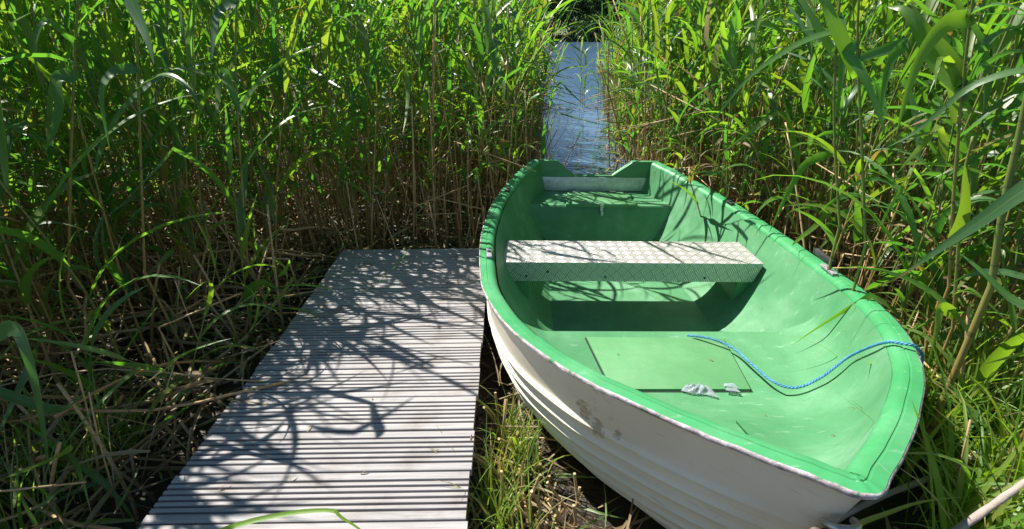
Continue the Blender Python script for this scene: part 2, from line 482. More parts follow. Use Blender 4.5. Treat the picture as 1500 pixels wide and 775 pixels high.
# ------------------------------------------------------------------ boat geometry shared with the layout
BX, BY, BHD, BL = 0.613, 3.865, 0.016, 3.157
KT = np.array([0, .15, .3, .45, .6, .72, .83, .91, .96, .985, 1.0])
KW = np.array([.4725, .664, .770, .806, .788, .705, .530, .320, .160, .070, 0])
ZS, ZM, ZB = 0.647, 0.567, 0.745
def half_beam(t):
    return np.sqrt(np.clip(pchip(KT, KW ** 2, np.asarray(t, float)), 0, None))
def sheer(t):
    return ZS * (1 - t) * (1 - 2 * t) + 4 * ZM * t * (1 - t) + ZB * t * (2 * t - 1)
def under_boat(x, y, k):
    if y > BY or y < BY - BL:
        return False
    l, r = boat_sides(y)
    return abs(x - (float(l) + float(r)) / 2) < k * (float(r) - float(l)) / 2
def boat_sides(y):
    t = np.clip((BY - y) / BL, 0, 1)
    cx = BX + BHD * (BY - y); w = half_beam(t)
    return cx - w, cx + w

# ------------------------------------------------------------------ ground, water, far bank
def ground_z(x, y):
    x, y = np.asarray(x, float), np.asarray(y, float)
    z = 0.11 + 0.035 * np.sin(x * 2.1 + 1.3 * np.sin(y * 1.7)) * np.sin(y * 2.6 + x) + 0.02 * np.sin(x * 7 + y * 5)
    sm = lambda e0, e1, q: (lambda k: k * k * (3 - 2 * k))(np.clip((q - e0) / (e1 - e0), 0, 1))
    chl, chr_ = 0.0 + 0.06 * y, 0.40 + 0.14 * y
    inch = sm(-0.15, 0.1, x - chl) * sm(-0.15, 0.1, chr_ - x) * sm(3.0, 4.2, y)
    z = z - 0.35 * inch
    z = z - 0.03 - 0.14 * sm(4.5, 9, y)
    z = z - 1.2 * sm(11.0, 16, y)
    z = z + 2.3 * sm(68, 76, y) + 5.0 * sm(76, 160, y)
    bcx = BX + BHD * (BY - y)
    under = sm(0.72, 0.5, np.abs(x - bcx)) * sm(0.95, 1.3, y)
    z = np.where(y < 3.3, z * (1 - under) + 0.025 * under, z)
    z = z + 0.12 * sm(1.2, -1.5, y)
    return z
def stretch(a, b_, n, c0, k):
    s = np.linspace(-1, 1, n); q = np.sinh(s * k) / np.sinh(k)
    return c0 + np.where(q < 0, q * (c0 - a), q * (b_ - c0))
gx, gy = stretch(-900, 900, 150, 0, 7.5), stretch(-900, 1500, 190, 2, 7.5)
XX, YY = np.meshgrid(gx, gy)
ZZ = ground_z(XX, YY)
me = mesh('ground', np.stack([XX, YY, ZZ], -1).reshape(-1, 3), grid_faces(len(gy), len(gx)), M['mud'])
me.materials.append(M['bank'])
cy = (YY[:-1, :-1] + YY[1:, 1:]).ravel() / 2
me.polygons.foreach_set('material_index', (cy > 66).astype(np.int32))
tag(link('ground', me), 'dark wet marsh ground under the reeds', kind='structure')
me = mesh('water', [(-300, -3, 0), (300, -3, 0), (300, 90, 0), (-300, 90, 0)], [(0, 1, 2, 3)], M['water'], False)
tag(link('water', me), 'blue rippled lake water in the channel', kind='structure')

# ------------------------------------------------------------------ pier
PX0, PX1, PEND, PITCHB, PZ = -1.03, -0.122, 2.965, 0.1795, 0.30
pier = thing('pier', 'grey weathered wooden pier of ribbed planks beside the boat', 'pier', ((PX0 + PX1) / 2, 0, 0), (0, R(-0.35), R(0.35)))
hw = (PX1 - PX0) / 2
def plank_mesh():
    nr, gap, dep = 7, 0.0085, 0.018
    w = PITCHB - 0.008
    edge = 0.028
    inner = (w - 2 * edge - gap * (nr - 1)) / (nr - 2)
    prof = [(-w / 2, -0.028), (-w / 2, -0.002), (-w / 2 + 0.003, 0)]
    y = -w / 2
    for i in range(nr):
        y += edge if i in (0, nr - 1) else inner
        if i < nr - 1:
            prof += [(y - 0.0012, 0), (y, -0.0012), (y + 0.0006, -dep), (y + gap - 0.0006, -dep), (y + gap, -0.0012), (y + gap + 0.0012, 0)]
            y += gap
    prof += [(w / 2 - 0.003, 0), (w / 2, -0.002), (w / 2, -0.028)]
    n = len(prof)
    V = [(x, a, b_) for x in (-hw, hw) for a, b_ in prof]
    F = [(i, (i + 1) % n, n + (i + 1) % n, n + i) for i in range(n)]
    F += [tuple(range(n - 1, -1, -1)), tuple(range(n, 2 * n))]
    return mesh('plank', V, F, M['deck'], False)
pm = plank_mesh()
y = 1.379 + PITCHB / 2 + PITCHB * 8 + 0.002
k = 0
while y > -1.2:
    o = link('plank', pm, pier)
    o.location = (RNG.uniform(-0.004, 0.004), y, PZ + RNG.uniform(-0.0015, 0.0015))
    o.rotation_euler = (RNG.uniform(-0.004, 0.004), 0, RNG.uniform(-0.0015, 0.0015) + (math.pi if k % 3 == 1 else 0))
    y -= PITCHB; k += 1
for x in (-hw + 0.06, 0, hw - 0.06):
    link('joist', box_mesh('joist', (x - 0.03, x + 0.03, -1.2, 2.94, 0.12, PZ - 0.0295), M['beam'], 0.004), pier)
for y in (2.75, 1.2, -0.4):
    for x in (-hw + 0.12, hw - 0.12):
        V, F, U = tube([(x, y, -0.5), (x, y, 0.0), (x, y, 0.262)], 0.05, 12)
        link('post', mesh('post', V, F, M['beam'], True, 40), pier)

# ------------------------------------------------------------------ boat (local: x right, y = -distance from stern, z up)
boat = thing('rowing_boat', 'green and cream rowing boat moored beside the pier', 'boat', (BX, BY, 0), (0, 0.02, BHD))
ts = 1 - (1 - np.linspace(0, 1, 70)) ** 1.9
STEP = 1.965 / BL                                     # aft edge of the raised foredeck
ts = np.sort(np.concatenate([ts[np.abs(ts - STEP) > 0.004], [STEP - 1e-4, STEP]]))
def outline(inset):
    """half outline (right side), inset along the inward normal; returns x, ly"""
    w, ly = half_beam(ts), ts * BL
    dx, dy = np.gradient(w, ly + np.arange(len(ly)) * 1e-7), np.ones_like(w)
    nx, ny = -dy, dx
    ln = np.hypot(nx, ny)
    nx, ny = nx / ln, ny / ln
    nx[-1], ny[-1] = 0, -1
    x = np.maximum(w + nx * inset, 0.0); l = ly + ny * inset
    x[-1] = 0
    return x, l
zg = sheer(ts)
def both(x, ly, z):
    """full U outline: left stern -> bow -> right stern"""
    a = np.stack([x, -ly, z], -1)
    l = a.copy(); l[:, 0] *= -1
    return np.concatenate([l[:-1], a[::-1]])
# inner liner
NQ = np.array([-0.05, .12, .16, .22, .33, .45, .60, .80])
def qv(z, zt):
    s = np.clip((z - 0.11) / (zt - 0.11), 0, 1)
    return np.interp(s, [0, 0.06, 0.14, 0.24, 0.42, 0.62, 0.82, 1.0], [0.56, 0.63, 0.69, 0.745, 0.82, 0.89, 0.95, 1.0])
rin, lin = outline(0.069)
ZF = np.where(ts < STEP - 5e-5, 0.115, 0.335)
ZF = ZF + 0.15 * np.clip((ts - 0.84) / 0.16, 0, 1) ** 1.3
g = np.clip((ts - 0.45) / 0.55, 0, 1) ** 2
NL = 16
rows = []
for k in range(NL + 1):
    d = k / NL
    z = (zg - 0.018) + d * (ZF - (zg - 0.018))
    q = qv(z, zg)
    fore = ts >= STEP - 5e-5
    # moulded fillet where wall meets the foredeck
    fil = np.where(fore, 0.13 * np.clip((d - 0.55) / 0.45, 0, 1) ** 2, 0.0)
    rake = np.where(fore, 0.10 * d + 0.34 * d ** 3, 0.0)
    rows.append((rin * np.maximum(q - fil, 0.2), lin - rake * g, z))
A = []
for x, ly, z in rows:
    A.append(both(x, ly, z))
A = np.array(A)
nr, nc = A.shape[:2]
F = grid_faces(nr, nc).tolist()
V = A.reshape(-1, 3).tolist()
base = (nr - 1) * nc
half = (nc - 1) // 2
for i in range(half):                                  # floor and foredeck strips between the two sides
    a, b_, c_, d_ = base + i, base + i + 1, base + nc - 2 - i, base + nc - 1 - i
    F.append((a, b_, c_, d_) if b_ != c_ else (a, b_, d_))
me = mesh('hull_liner', V, F, M['green'], True, 28)
liner = link('hull_liner', me, boat)
# outer hull with lapped strakes
ro, lo = outline(0.012)
go = np.clip((ts - 0.30) / 0.70, 0, 1) ** 2
zk = -0.10 + 0.10 * np.clip((ts - 0.55) / 0.45, 0, 1) ** 2
rows = []
LV = np.linspace(0, 1, 110)
for d in LV:
    z = (zg - 0.02) + d * (zk - (zg - 0.02))
    prof = (1 - 0.18 * d) * (1 - max(0, (d - 0.30) / 0.70) ** 3.0) ** 0.70
    lap = 0.0
    if 0.20 < d < 0.95:                                 # raised beads along the plank laps
        ph = ((d - 0.20) / 0.75 * 8) % 1
        lap = 0.013 * math.exp(-((ph - 0.5) / 0.17) ** 2) + 0.008 * ph
    x = ro * prof + lap * np.clip(ro * 6, 0, 1)
    rows.append(both(np.maximum(x, 0), lo - go * (0.12 * d ** 0.55 + 0.22 * d ** 2), z))
A = np.array(rows); nr, nc = A.shape[:2]
me = mesh('hull', A.reshape(-1, 3), grid_faces(nr, nc)[:, ::-1].copy(), M['cream'], True, 26)
hull = link('hull', me, boat)
HULL_ROWS = A
# gunwale: outer lip, groove, rounded inner roll
prof = [(0.002, -0.010), (0.0, -0.005), (0.003, 0.0), (0.029, 0.001), (0.031, -0.002), (0.034, -0.002), (0.036, 0.001), (0.046, 0.0005), (0.056, -0.003), (0.064, -0.010), (0.0705, -0.020), (0.0735, -0.030), (0.070, -0.036)]
rows = []
for ins, dz in prof:
    wide = 1 + 0.35 * np.clip((ts - 0.75) / 0.25, 0, 1)
    x, l = outline(ins)
    k = 0.35 * np.clip((ts - 0.75) / 0.25, 0, 1) * 0
    rows.append(both(x, l, zg + dz + 0.002))
A = np.array(rows); nr, nc = A.shape[:2]
wob = 0.0016 * np.sin(np.arange(nc) * 1.9) * np.sin(np.arange(nc) * 0.37)
A[:, :, 2] += wob
gun = link('gunwale', mesh('gunwale', A.reshape(-1, 3), grid_faces(nr, nc)[:, ::-1].copy(), M['rim'], True, 50), boat)
prof = [(0.006, -0.0120), (-0.0005, -0.0115), (-0.002, -0.007), (-0.0012, -0.0005), (0.002, 0.0014)]
rows = []
jag = np.interp(np.linspace(0, 1, nc), np.linspace(0, 1, 60), RNG.uniform(-0.003, 0.003, 60))
for ins, dz in prof:
    x, l = outline(ins)
    a = both(x, l, zg + dz + 0.002)
    a[:, 2] += wob + jag * (1 if dz < -0.011 else 0.15)
    rows.append(a)
A = np.array(rows); nr = len(prof)
link('edge_strip', mesh('edge_strip', A.reshape(-1, 3), grid_faces(nr, nc)[:, ::-1].copy(), M['edge'], True, 60), gun)
# transom with motor cut-out
w0, zt = 0.468, ZS + 0.004
tp = [(-w0, zt), (-0.285, zt), (-0.155, zt - 0.118), (0.140, zt - 0.118), (0.275, zt), (w0, zt), (w0 * 0.97, 0.45), (w0 * 0.86, 0.25), (w0 * 0.66, 0.10), (0.18, -0.03), (-0.18, -0.03), (-w0 * 0.66, 0.10), (-w0 * 0.86, 0.25), (-w0 * 0.97, 0.45)]
transom = link('transom', poly_prism('transom', tp, 'y', -0.038, 0.004, M['green'], 0.008), boat)
pp = [(-0.405, 0.425), (-0.10, 0.425), (-0.10, 0.410), (0.09, 0.410), (0.09, 0.425), (0.405, 0.425), (0.405, 0.530), (-0.405, 0.530)]
plate = link('motor_plate', poly_prism('motor_plate', pp, 'y', -0.046, -0.0395, M['alu'], 0.0015), boat)
for x in (-0.35, 0.35):
    for z in (0.455, 0.495):
        V, F, U = tube([(x, -0.046, z), (x, -0.051, z)], 0.009, 10)
        link('bolt', mesh('bolt', V, F, M['steel'], True, 40), plate)
# stern seat: moulded box with hatch
def seat_rows():
    rows = []
    for ly, z, k in ((0.036, 0.42, 1.02), (0.36, 0.42, 1.02), (0.375, 0.418, 1.02), (0.385, 0.405, 1.02), (0.395, 0.30, 1.01), (0.415, 0.20, 1.0), (0.435, 0.14, .98), (0.47, 0.119, .96)):
        t = ly / BL
        w = float((half_beam(t) - 0.075) * qv(z, sheer(t))) * k
        xs = np.linspace(-w, w, 25)
        bow = 0.012 * (1 - (xs / w) ** 2)
        rows.append(np.stack([xs, -(ly + bow * (ly > 0.1)), np.full(25, z) + 0.03 * np.clip(np.abs(xs / w) - 0.85, 0, 1) * (z < 0.2)], -1))
    return np.array(rows)
A = seat_rows()
seat = link('stern_seat', mesh('stern_seat', A.reshape(-1, 3), grid_faces(*A.shape[:2]), M['green'], True, 40), boat)
lid = link('hatch_lid', poly_prism('hatch_lid', [(-0.205, -0.115), (0.205, -0.115), (0.250, -0.400), (-0.250, -0.400)], 'z', 0.424, 0.438, M['lid'], 0.003), seat)
link('lid_lip', box_mesh('lid_lip', (-0.250, 0.250, -0.407, -0.398, 0.412, 0.4365), M['lid'], 0.002), seat)
for x in (-0.14, 0.13):
    link('hinge', box_mesh('hinge', (x - 0.025, x + 0.025, -0.132, -0.102, 0.4385, 0.4425), M['steel'], 0.001), seat)
latch = link('latch', box_mesh('latch', (-0.011, 0.011, -0.414, -0.4075, 0.392, 0.434), M['alu'], 0.001), seat)
V, F, U = tube([(0, -0.4155, 0.398), (0, -0.423, 0.385), (0, -0.425, 0.365), (0, -0.421, 0.358)], [0.007, 0.011, 0.013, 0.008], 10)
link('latch_hook', mesh('latch_hook', V, F, M['alu'], True, 50), latch)
# thwart: folded checker plate bench
def bench_mesh():
    y0, y1, zt, dp = -1.140, -1.440, 0.452, 0.105
    xl0, xl1, xr0, xr1 = -0.665, -0.700, 0.650, 0.655
    V, F, UV = [], [], []
    def quad(p, uv):
        n = len(V); V.extend(p); UV.extend(uv); F.append((n, n + 1, n + 2, n + 3))
    quad([(xl1, y1, zt), (xr1, y1, zt), (xr0, y0, zt), (xl0, y0, zt)], [(xl1, y1), (xr1, y1), (xr0, y0), (xl0, y0)])
    quad([(xl1 + .035, y1 - .001, zt - dp), (xr1 - .035, y1 - .001, zt - dp), (xr1, y1, zt), (xl1, y1, zt)], [(xl1, y1 - dp), (xr1, y1 - dp), (xr1, y1), (xl1, y1)])
    quad([(xr0 - .03, y0, zt - dp), (xl0 + .03, y0, zt - dp), (xl0, y0, zt), (xr0, y0, zt)], [(xr0, y0 + dp), (xl0, y0 + dp), (xl0, y0), (xr0, y0)])
    quad([(xr1 - .035, y1, zt - dp), (xr0 - .03, y0, zt - dp), (xr0, y0, zt), (xr1, y1, zt)], [(0, y1), (0, y0), (dp, y0), (dp, y1)])
    quad([(xl0 + .03, y0, zt - dp), (xl1 + .035, y1, zt - dp), (xl1, y1, zt), (xl0, y0, zt)], [(0, y0), (0, y1), (dp, y1), (dp, y0)])
    me = mesh('bench', V, F, M['plate'], False, None, UV)
    return me
bench = link('bench', bench_mesh(), boat)
# raised bar ends that notch the front fold, seen against the shaded face
for x, z in ((-0.57, 0.375), (-0.46, 0.40), (-0.16, 0.372), (0.36, 0.37)):
    V, F, U = tube([(x, -1.439, z), (x, -1.444, z)], 0.006, 8)
    link('rivet', mesh('rivet', V, F, M['black'], True, 40), bench)
for s, xx in ((-1, -0.60), (1, 0.60)):
    link('bench_bracket', poly_prism('bench_bracket', [(xx - 0.05 * s, -1.155), (xx + 0.07 * s, -1.155), (xx + 0.07 * s, -1.415), (xx - 0.05 * s, -1.415)], 'z', 0.20, 0.346, M['green'], 0.01), boat)
# foredeck hatch
gp_ = [(-0.335, -1.972), (0.252, -1.982), (0.218, -2.325), (-0.293, -2.325)]
link('hatch_gap', poly_prism('hatch_gap', [(x * 1.0 + (0.007 if x > 0 else -0.007), y_ + (-0.007 if y_ < -2 else 0.004)) for x, y_ in gp_], 'z', 0.330, 0.3368, M['dark'], 0), boat)
link('foredeck_hatch', poly_prism('foredeck_hatch', gp_, 'z', 0.331, 0.3455, M['lid'], 0.003), boat)
# oarlock pads and clamps on the gunwale
def pad(side, ly, l, w, hgt, m_, off=0.0, name='oarlock_pad'):
    t = ly / BL
    x = float(half_beam(t)) * side
    dxdl = (float(half_beam(t + .01)) - float(half_beam(t - .01))) / (.02 * BL)
    bm = bmesh.new()
    box(bm, -w / 2, w / 2, -l / 2, l / 2, 0, hgt)
    o = link(name, bm_mesh(name, bm, m_, min(hgt, w) * 0.3), boat)
    o.location = (x - side * (0.045 + off), -ly, float(sheer(t)) + 0.004)
    o.rotation_euler = (0, 0, math.atan(dxdl) * side)
    return o
for side, ly, mm in ((-1, 0.62, M['black']), (-1, 1.62, M['greyp']), (1, 0.82, M['black']), (1, 1.80, M['greyp'])):
    p = pad(side, ly, 0.11 if ly > 1 else 0.06, 0.026, 0.014, mm)
    V, F, U = tube([(0, 0, 0.010), (0, 0, 0.020)], 0.009, 10)
    link('socket', mesh('socket', V, F, M['black'], True, 40), p)
pad(1, 1.66, 0.16, 0.022, 0.03, M['black'], -0.05, 'rubber_fender')
pad(1, 0.22, 0.10, 0.02, 0.02, M['black'], -0.05, 'rubber_fender')
# bow ring, shackle and mooring coil
bowp = HULL_ROWS[16][len(ts) - 1]
V, F, U = tube([(0.0 + 0.032 * math.cos(a), bowp[1] - 0.012 - 0.03 * math.sin(a) * 0.9, bowp[2] + 0.012 * math.sin(a)) for a in np.linspace(-0.2, math.pi + 0.2, 16)], 0.008, 8)
link('bow_ring', mesh('bow_ring', V, F, M['steel'], True, 60), boat)
boatM = Matrix.Translation((BX, BY, 0)) @ Matrix.Rotation(BHD, 4, 'Z') @ Matrix.Rotation(0.02, 4, 'Y')
from mathutils.bvhtree import BVHTree
def boat_hit(px, py, objs):
    """where the sight line through a pixel meets the boat (world) and the direction"""
    inv = boatM.inverted()
    d = Vector(pixdir(px, py)).normalized()
    o_, dl_ = inv @ Vector((0, 0, EYE)), inv.to_3x3() @ d
    best = None
    for ob in objs:
        tr = BVHS.setdefault(ob.name, BVHTree.FromPolygons([v.co[:] for v in ob.data.vertices], [p.vertices[:] for p in ob.data.polygons]))
        h_ = tr.ray_cast(o_, dl_)
        if h_[0] is not None and (best is None or h_[3] < best[1]):
            best = (h_[0], h_[3])
    return np.array(boatM @ best[0]), np.array(d), best[0]
BVHS = {}
# brown scrape on the left bow: a ragged stain with its own place on the hull
nt = M['cream'].node_tree; b = nt.nodes['Principled BSDF']
cur = b.inputs['Base Color'].links[0].from_socket
for px, py, sc in ((856, 599, (34, 22, 19)), (876, 627, (30, 24, 16)), (905, 634, (62, 52, 36))):
    pc = boat_hit(px, py, [hull])[2]
    tc = nd(nt, 'ShaderNodeTexCoord'); mp = nd(nt, 'ShaderNodeMapping', vector_type='TEXTURE')
    mp.inputs['Location'].default_value = pc
    mp.inputs['Rotation'].default_value = (0.5, 0, 0)
    mp.inputs['Scale'].default_value = tuple(1 / q for q in sc)
    lk(nt, tc.outputs['Object'], mp.inputs[0])
    ln = nd(nt, 'ShaderNodeVectorMath', operation='LENGTH'); lk(nt, mp.outputs[0], ln.inputs[0])
    nz = noise(nt, mapping(nt, (26, 26, 40)), 1.6, 6, 0.7)
    f_ = mth(nt, 'ADD', ln.outputs['Value'], mth(nt, 'MULTIPLY', mth(nt, 'SUBTRACT', nz, 0.5), 3.2))
    cur = mixc(nt, ramp(nt, f_, [(0.45, (0.75,) * 3), (0.80, (0, 0, 0))]), cur, mixc(nt, nz, (0.22, 0.14, 0.07), (0.50, 0.38, 0.25)))
lk(nt, cur, b.inputs['Base Color'])
foredeck_hatch = next(o for o in boat.children if o.name.startswith('foredeck_hatch'))

# ------------------------------------------------------------------ things lying in the boat
# blue twisted rope
rpx = [(1006, 495, .012), (1040, 502, .02), (1072, 518, .028), (1100, 543, .03), (1130, 568, .03), (1163, 577, .03), (1200, 563, .035), (1240, 536, .045), (1290, 513, .03), (1322, 509, .012), (1340, 513, .010)]
P = []
for x, y, l in rpx:
    h_, d_, _ = boat_hit(x, y, [liner, gun, foredeck_hatch])
    P.append(h_ + np.array([0, 0, l * 0.8 + 0.004]) - d_ * l * 0.3)
P.append(P[-1] + np.array([0.035, 0.0, -0.05])); P.append(P[-1] + np.array([0.005, 0.01, -0.16]))
P = smooth_path(P, 420)
T, A_, B_ = frames(P)
s = np.concatenate([[0], np.cumsum(np.linalg.norm(np.diff(P, axis=0), axis=1))])
rope = thing('rope', 'blue twisted mooring rope trailing across the green foredeck', 'rope', tuple(P[0]))
for k in range(3):
    an = (s / 0.034 * 2 * np.pi + k * 2 * np.pi / 3)[:, None]
    Q = P + 0.0028 * (np.cos(an) * A_ + np.sin(an) * B_) - P[0]
    V, F, U = tube(Q, 0.0028, 6)
    link('strand', mesh('strand', V, F, M['rope']), rope)
# crumpled bag and small pouch
def crumple(n, m_, sx_, sy_, h_, seed):
    rg = np.random.default_rng(seed)
    X, Y = np.meshgrid(np.linspace(-1, 1, n), np.linspace(-1, 1, m_))
    Z = np.zeros_like(X)
    for _ in range(9):
        a = rg.uniform(0, 6.28); f_ = rg.uniform(1.5, 5); Z += np.abs(((X * math.cos(a) + Y * math.sin(a)) * f_ / 2 + rg.uniform(0, 1)) % 1 - 0.5) * rg.uniform(0.3, 1) / f_ * 4
    Z = (Z - Z.min()) / (np.ptp(Z)); e = (1 - np.abs(X) ** 3) * (1 - np.abs(Y) ** 3)
    X = X + rg.normal(0, 0.012, X.shape); Y = Y + rg.normal(0, 0.012, X.shape) + 0.12 * np.sin(X * 5)
    Z = (0.15 + Z) * e
    return np.stack([X * sx_ * (1 - 0.2 * Y), Y * sy_ * (1 + 0.25 * X), Z * h_ + 0.002], -1).reshape(-1, 3), grid_faces(m_, n)
V, F = crumple(44, 26, 0.054, 0.027, 0.020, 4)
o = link('plastic_bag', mesh('plastic_bag', V, F, M['film'], False))
o.location = boat_hit(1022, 571, [liner, foredeck_hatch])[0]; o.rotation_euler = (0, 0.02, -0.12)
tag(o, 'crumpled clear plastic bag lying on the edge of the foredeck hatch', 'plastic bag')
pouch = thing('plastic_pouch', 'small flat clear plastic pouch beside the crumpled bag', 'plastic pouch', tuple(boat_hit(1070, 572, [liner, foredeck_hatch])[0] + np.array([0, 0, 0.012])), (0, 0.02, -0.1))
for y0, y1 in ((-0.022, -0.002), (0.002, 0.024)):
    V, F = crumple(9, 6, 0.022, (y1 - y0) / 2, 0.005, int(1000 * (y1 + 1)))
    V[:, 1] += (y0 + y1) / 2
    link('film_panel', mesh('film_panel', V, F, M['film'], False), pouch)
# chain with mooring line wound at the bow
cp = np.array(boatM @ Vector((0, bowp[1] - 0.03, bowp[2] - 0.01)))
ch = thing('mooring_coil', 'rusty shackle and wound mooring line hanging below the bow', 'mooring line', tuple(cp))
for k in range(5):
    P = [(-0.05 + 0.02 * k + 0.018 * math.cos(a), -0.01 + 0.02 * math.sin(a), -0.045 + 0.042 * math.sin(a) - 0.004 * k) for a in np.linspace(0, 2 * math.pi, 18)]
    V, F, U = tube(P, 0.0075, 6)
    link('coil', mesh('coil', V, F, M['rust']), ch)
P = [(0.012 * math.cos(a), -0.006, -0.012 + 0.034 * math.sin(a)) for a in np.linspace(0, 2 * math.pi, 20)]
V, F, U = tube(P, 0.006, 8)
link('shackle', mesh('shackle', V, F, M['steel']), ch)
P = smooth_path([(-0.03, 0, -0.08), (-0.06, 0.05, -0.22), (-0.03, 0.15, -0.40), (0.1, 0.25, -0.58)], 30)
V, F, U = tube(P, 0.008, 6)
link('line', mesh('line', V, F, M['rust']), ch)

# ------------------------------------------------------------------ reeds
def reed_proto(rg, h, nleaf, leafscale=1.0, r0=0.0056):
    """returns (stem piece, [leaf pieces]) in local coordinates, base at origin"""
    la, lean = rg.uniform(0, 6.28), rg.uniform(0.03, 0.22)
    s = np.linspace(0, 1, 9)
    ben = lean * s ** 1.8 * h
    wob = 0.012 * np.sin(s * 9 + rg.uniform(0, 6))
    P = np.stack([ben * math.cos(la) + wob, ben * math.sin(la) - wob, s * h], -1)
    V, F, U = tube(P, r0 * (1.0 - 0.72 * s), 5, False)
    stem = (V, F, U, rg.random())
    leaves = []
    sgn = 1
    for i in range(nleaf):
        f = 0.24 + 0.74 * (i + rg.uniform(-.2, .2)) / nleaf
        f = min(max(f, 0.12), 0.99)
        p = np.array([np.interp(f, s, P[:, j]) for j in range(3)])
        sgn = -sgn
        az = sgn * rg.uniform(0.15, 1.6) + (math.pi if rg.random() < 0.12 else 0)
        L = leafscale * (0.56 - 0.60 * abs(f - 0.62)) * rg.uniform(0.75, 1.25)
        W = leafscale * rg.uniform(0.018, 0.037) * (1.1 - 0.45 * max(0, f - 0.7) / 0.3)
        a0 = rg.uniform(0.25, 0.65) if f < 0.9 else rg.uniform(0.08, 0.35)
        dr = rg.uniform(0.5, 2.3) * (1.0 if f < 0.85 else 0.5)
        n = 9
        q = np.linspace(0, 1, n)
        ang = a0 + dr * q ** 1.4
        if rg.random() < 0.18:                          # a snapped blade
            kb = rg.integers(3, 6); ang[kb:] = ang[kb - 1] + rg.uniform(1.2, 2.0)
        st = L / (n - 1)
        rr = np.concatenate([[0], np.cumsum(np.sin(ang[:-1]) * st)]); zz = np.concatenate([[0], np.cumsum(np.cos(ang[:-1]) * st)])
        sw = rg.normal(0, 0.25) * q ** 2 * L
        C = np.stack([rr * math.cos(az) - sw * math.sin(az), rr * math.sin(az) + sw * math.cos(az), zz], -1) + p
        nh = np.array([-math.cos(az), -math.sin(az), 0.6])
        V, F, U = blade(C, W, nh, rg.uniform(0.12, 0.4), rg.normal(0, 0.9))
        leaves.append((V, F, U, rg.random() * 0.93))
    dead = []
    for i in range(4):
        f = rg.uniform(0.05, 0.42); p = np.array([np.interp(f, s, P[:, j]) for j in range(3)])
        az = rg.uniform(0, 6.28); L = rg.uniform(0.18, 0.42); q = np.linspace(0, 1, 7); ang = 0.6 + rg.uniform(1.2, 2.3) * q
        rr = np.cumsum(np.sin(ang)) * L / 7; zz = np.cumsum(np.cos(ang)) * L / 7
        V, F, U = blade(np.stack([rr * math.cos(az), rr * math.sin(az), zz], -1) + p, rg.uniform(0.008, 0.02), (-math.cos(az), -math.sin(az), .6), 0.5, rg.normal(0, 2.0))
        dead.append((V, F, U, rg.random()))
    return stem, leaves, dead
def dry_proto(rg, h, r0):
    la, lean = rg.uniform(0, 6.28), rg.uniform(0.0, 0.30)
    s = np.linspace(0, 1, 6)
    P = np.stack([lean * s ** 1.5 * h * math.cos(la), lean * s ** 1.5 * h * math.sin(la), s * h], -1)
    if rg.random() < 0.3 and h > 0.6:                  # broken over
        k = 4; d = P[k] - P[k - 1]; a = rg.uniform(0, 6.28); L = np.linalg.norm(d)
        P[k:] = P[k - 1] + np.outer([1, 2], np.array([math.cos(a) * 0.9, math.sin(a) * 0.9, -0.25]) * L)
    V, F, U = tube(P, r0 * (1 - 0.35 * s), 6)
    return (V, F, U, rg.random())

NPROTO = 22
protos = []
for i in range(NPROTO):
    rg = np.random.default_rng(100 + i)
    protos.append(reed_proto(rg, rg.uniform(1.85, 2.5), int(rg.integers(8, 12))))
shorts = [reed_proto(np.random.default_rng(200 + i), np.random.default_rng(300 + i).uniform(1.0, 1.7), 7) for i in range(10)]
drys = [dry_proto(np.random.default_rng(400 + i), np.random.default_rng(500 + i).uniform(0.35, 1.75), 0.0042 + 0.0034 * (i % 4) / 3) for i in range(24)]

def scatter():
    pts = []
    n = 60000
    xs, ys = RNG.uniform(-7, 6, n), RNG.uniform(0.3, 12.6, n)
    rnd = RNG.random(n)
    bl, br = boat_sides(ys)
    left_edge = np.where(ys < 3.02, -1.62 - 0.28 * np.clip(2.9 - ys, 0, 2), np.where(ys < 3.9, np.minimum(bl - 0.10, -0.05), -0.12 + 0.055 * ys))
    right_edge = np.where(ys < 3.9, np.where(ys < 1.0, 1.55, br + 0.16), np.maximum(1.16, 0.44 + 0.145 * ys))
    jit = 0.12 * np.sin(ys * 5.1) + 0.07 * np.sin(ys * 13.3)
    dl, dr = left_edge + jit - xs, xs - right_edge - jit
    dep = np.where(dl > 0, np.where((ys > 2.95) & (ys < 5.0), np.minimum(dl, ys - 2.95 + 0.02), dl), dr)
    thin = (xs > -0.75) & (xs < 0.6) & (ys > 3.3) & (ys < 5.0) & (RNG.random(n) < 0.5)
    inside = ((dl > 0) & ~((xs > -0.75) & (ys < 3.35)) & ~thin) | (dr > 0)
    dens = np.where(dep < 0.9, 1.0, np.where(dep < 2.0, 0.7, 0.50))
    dist = np.hypot(xs, ys)
    ok = inside & (rnd < dens) & (dist > np.where(xs < 0, 2.15, 2.05)) & (ys > 0.5) & (np.abs(xs) < 1.15 * ys + 1.4)
    return xs[ok], ys[ok], dep[ok], rnd[ok]
sx_, sy_, sdep, srnd = scatter()
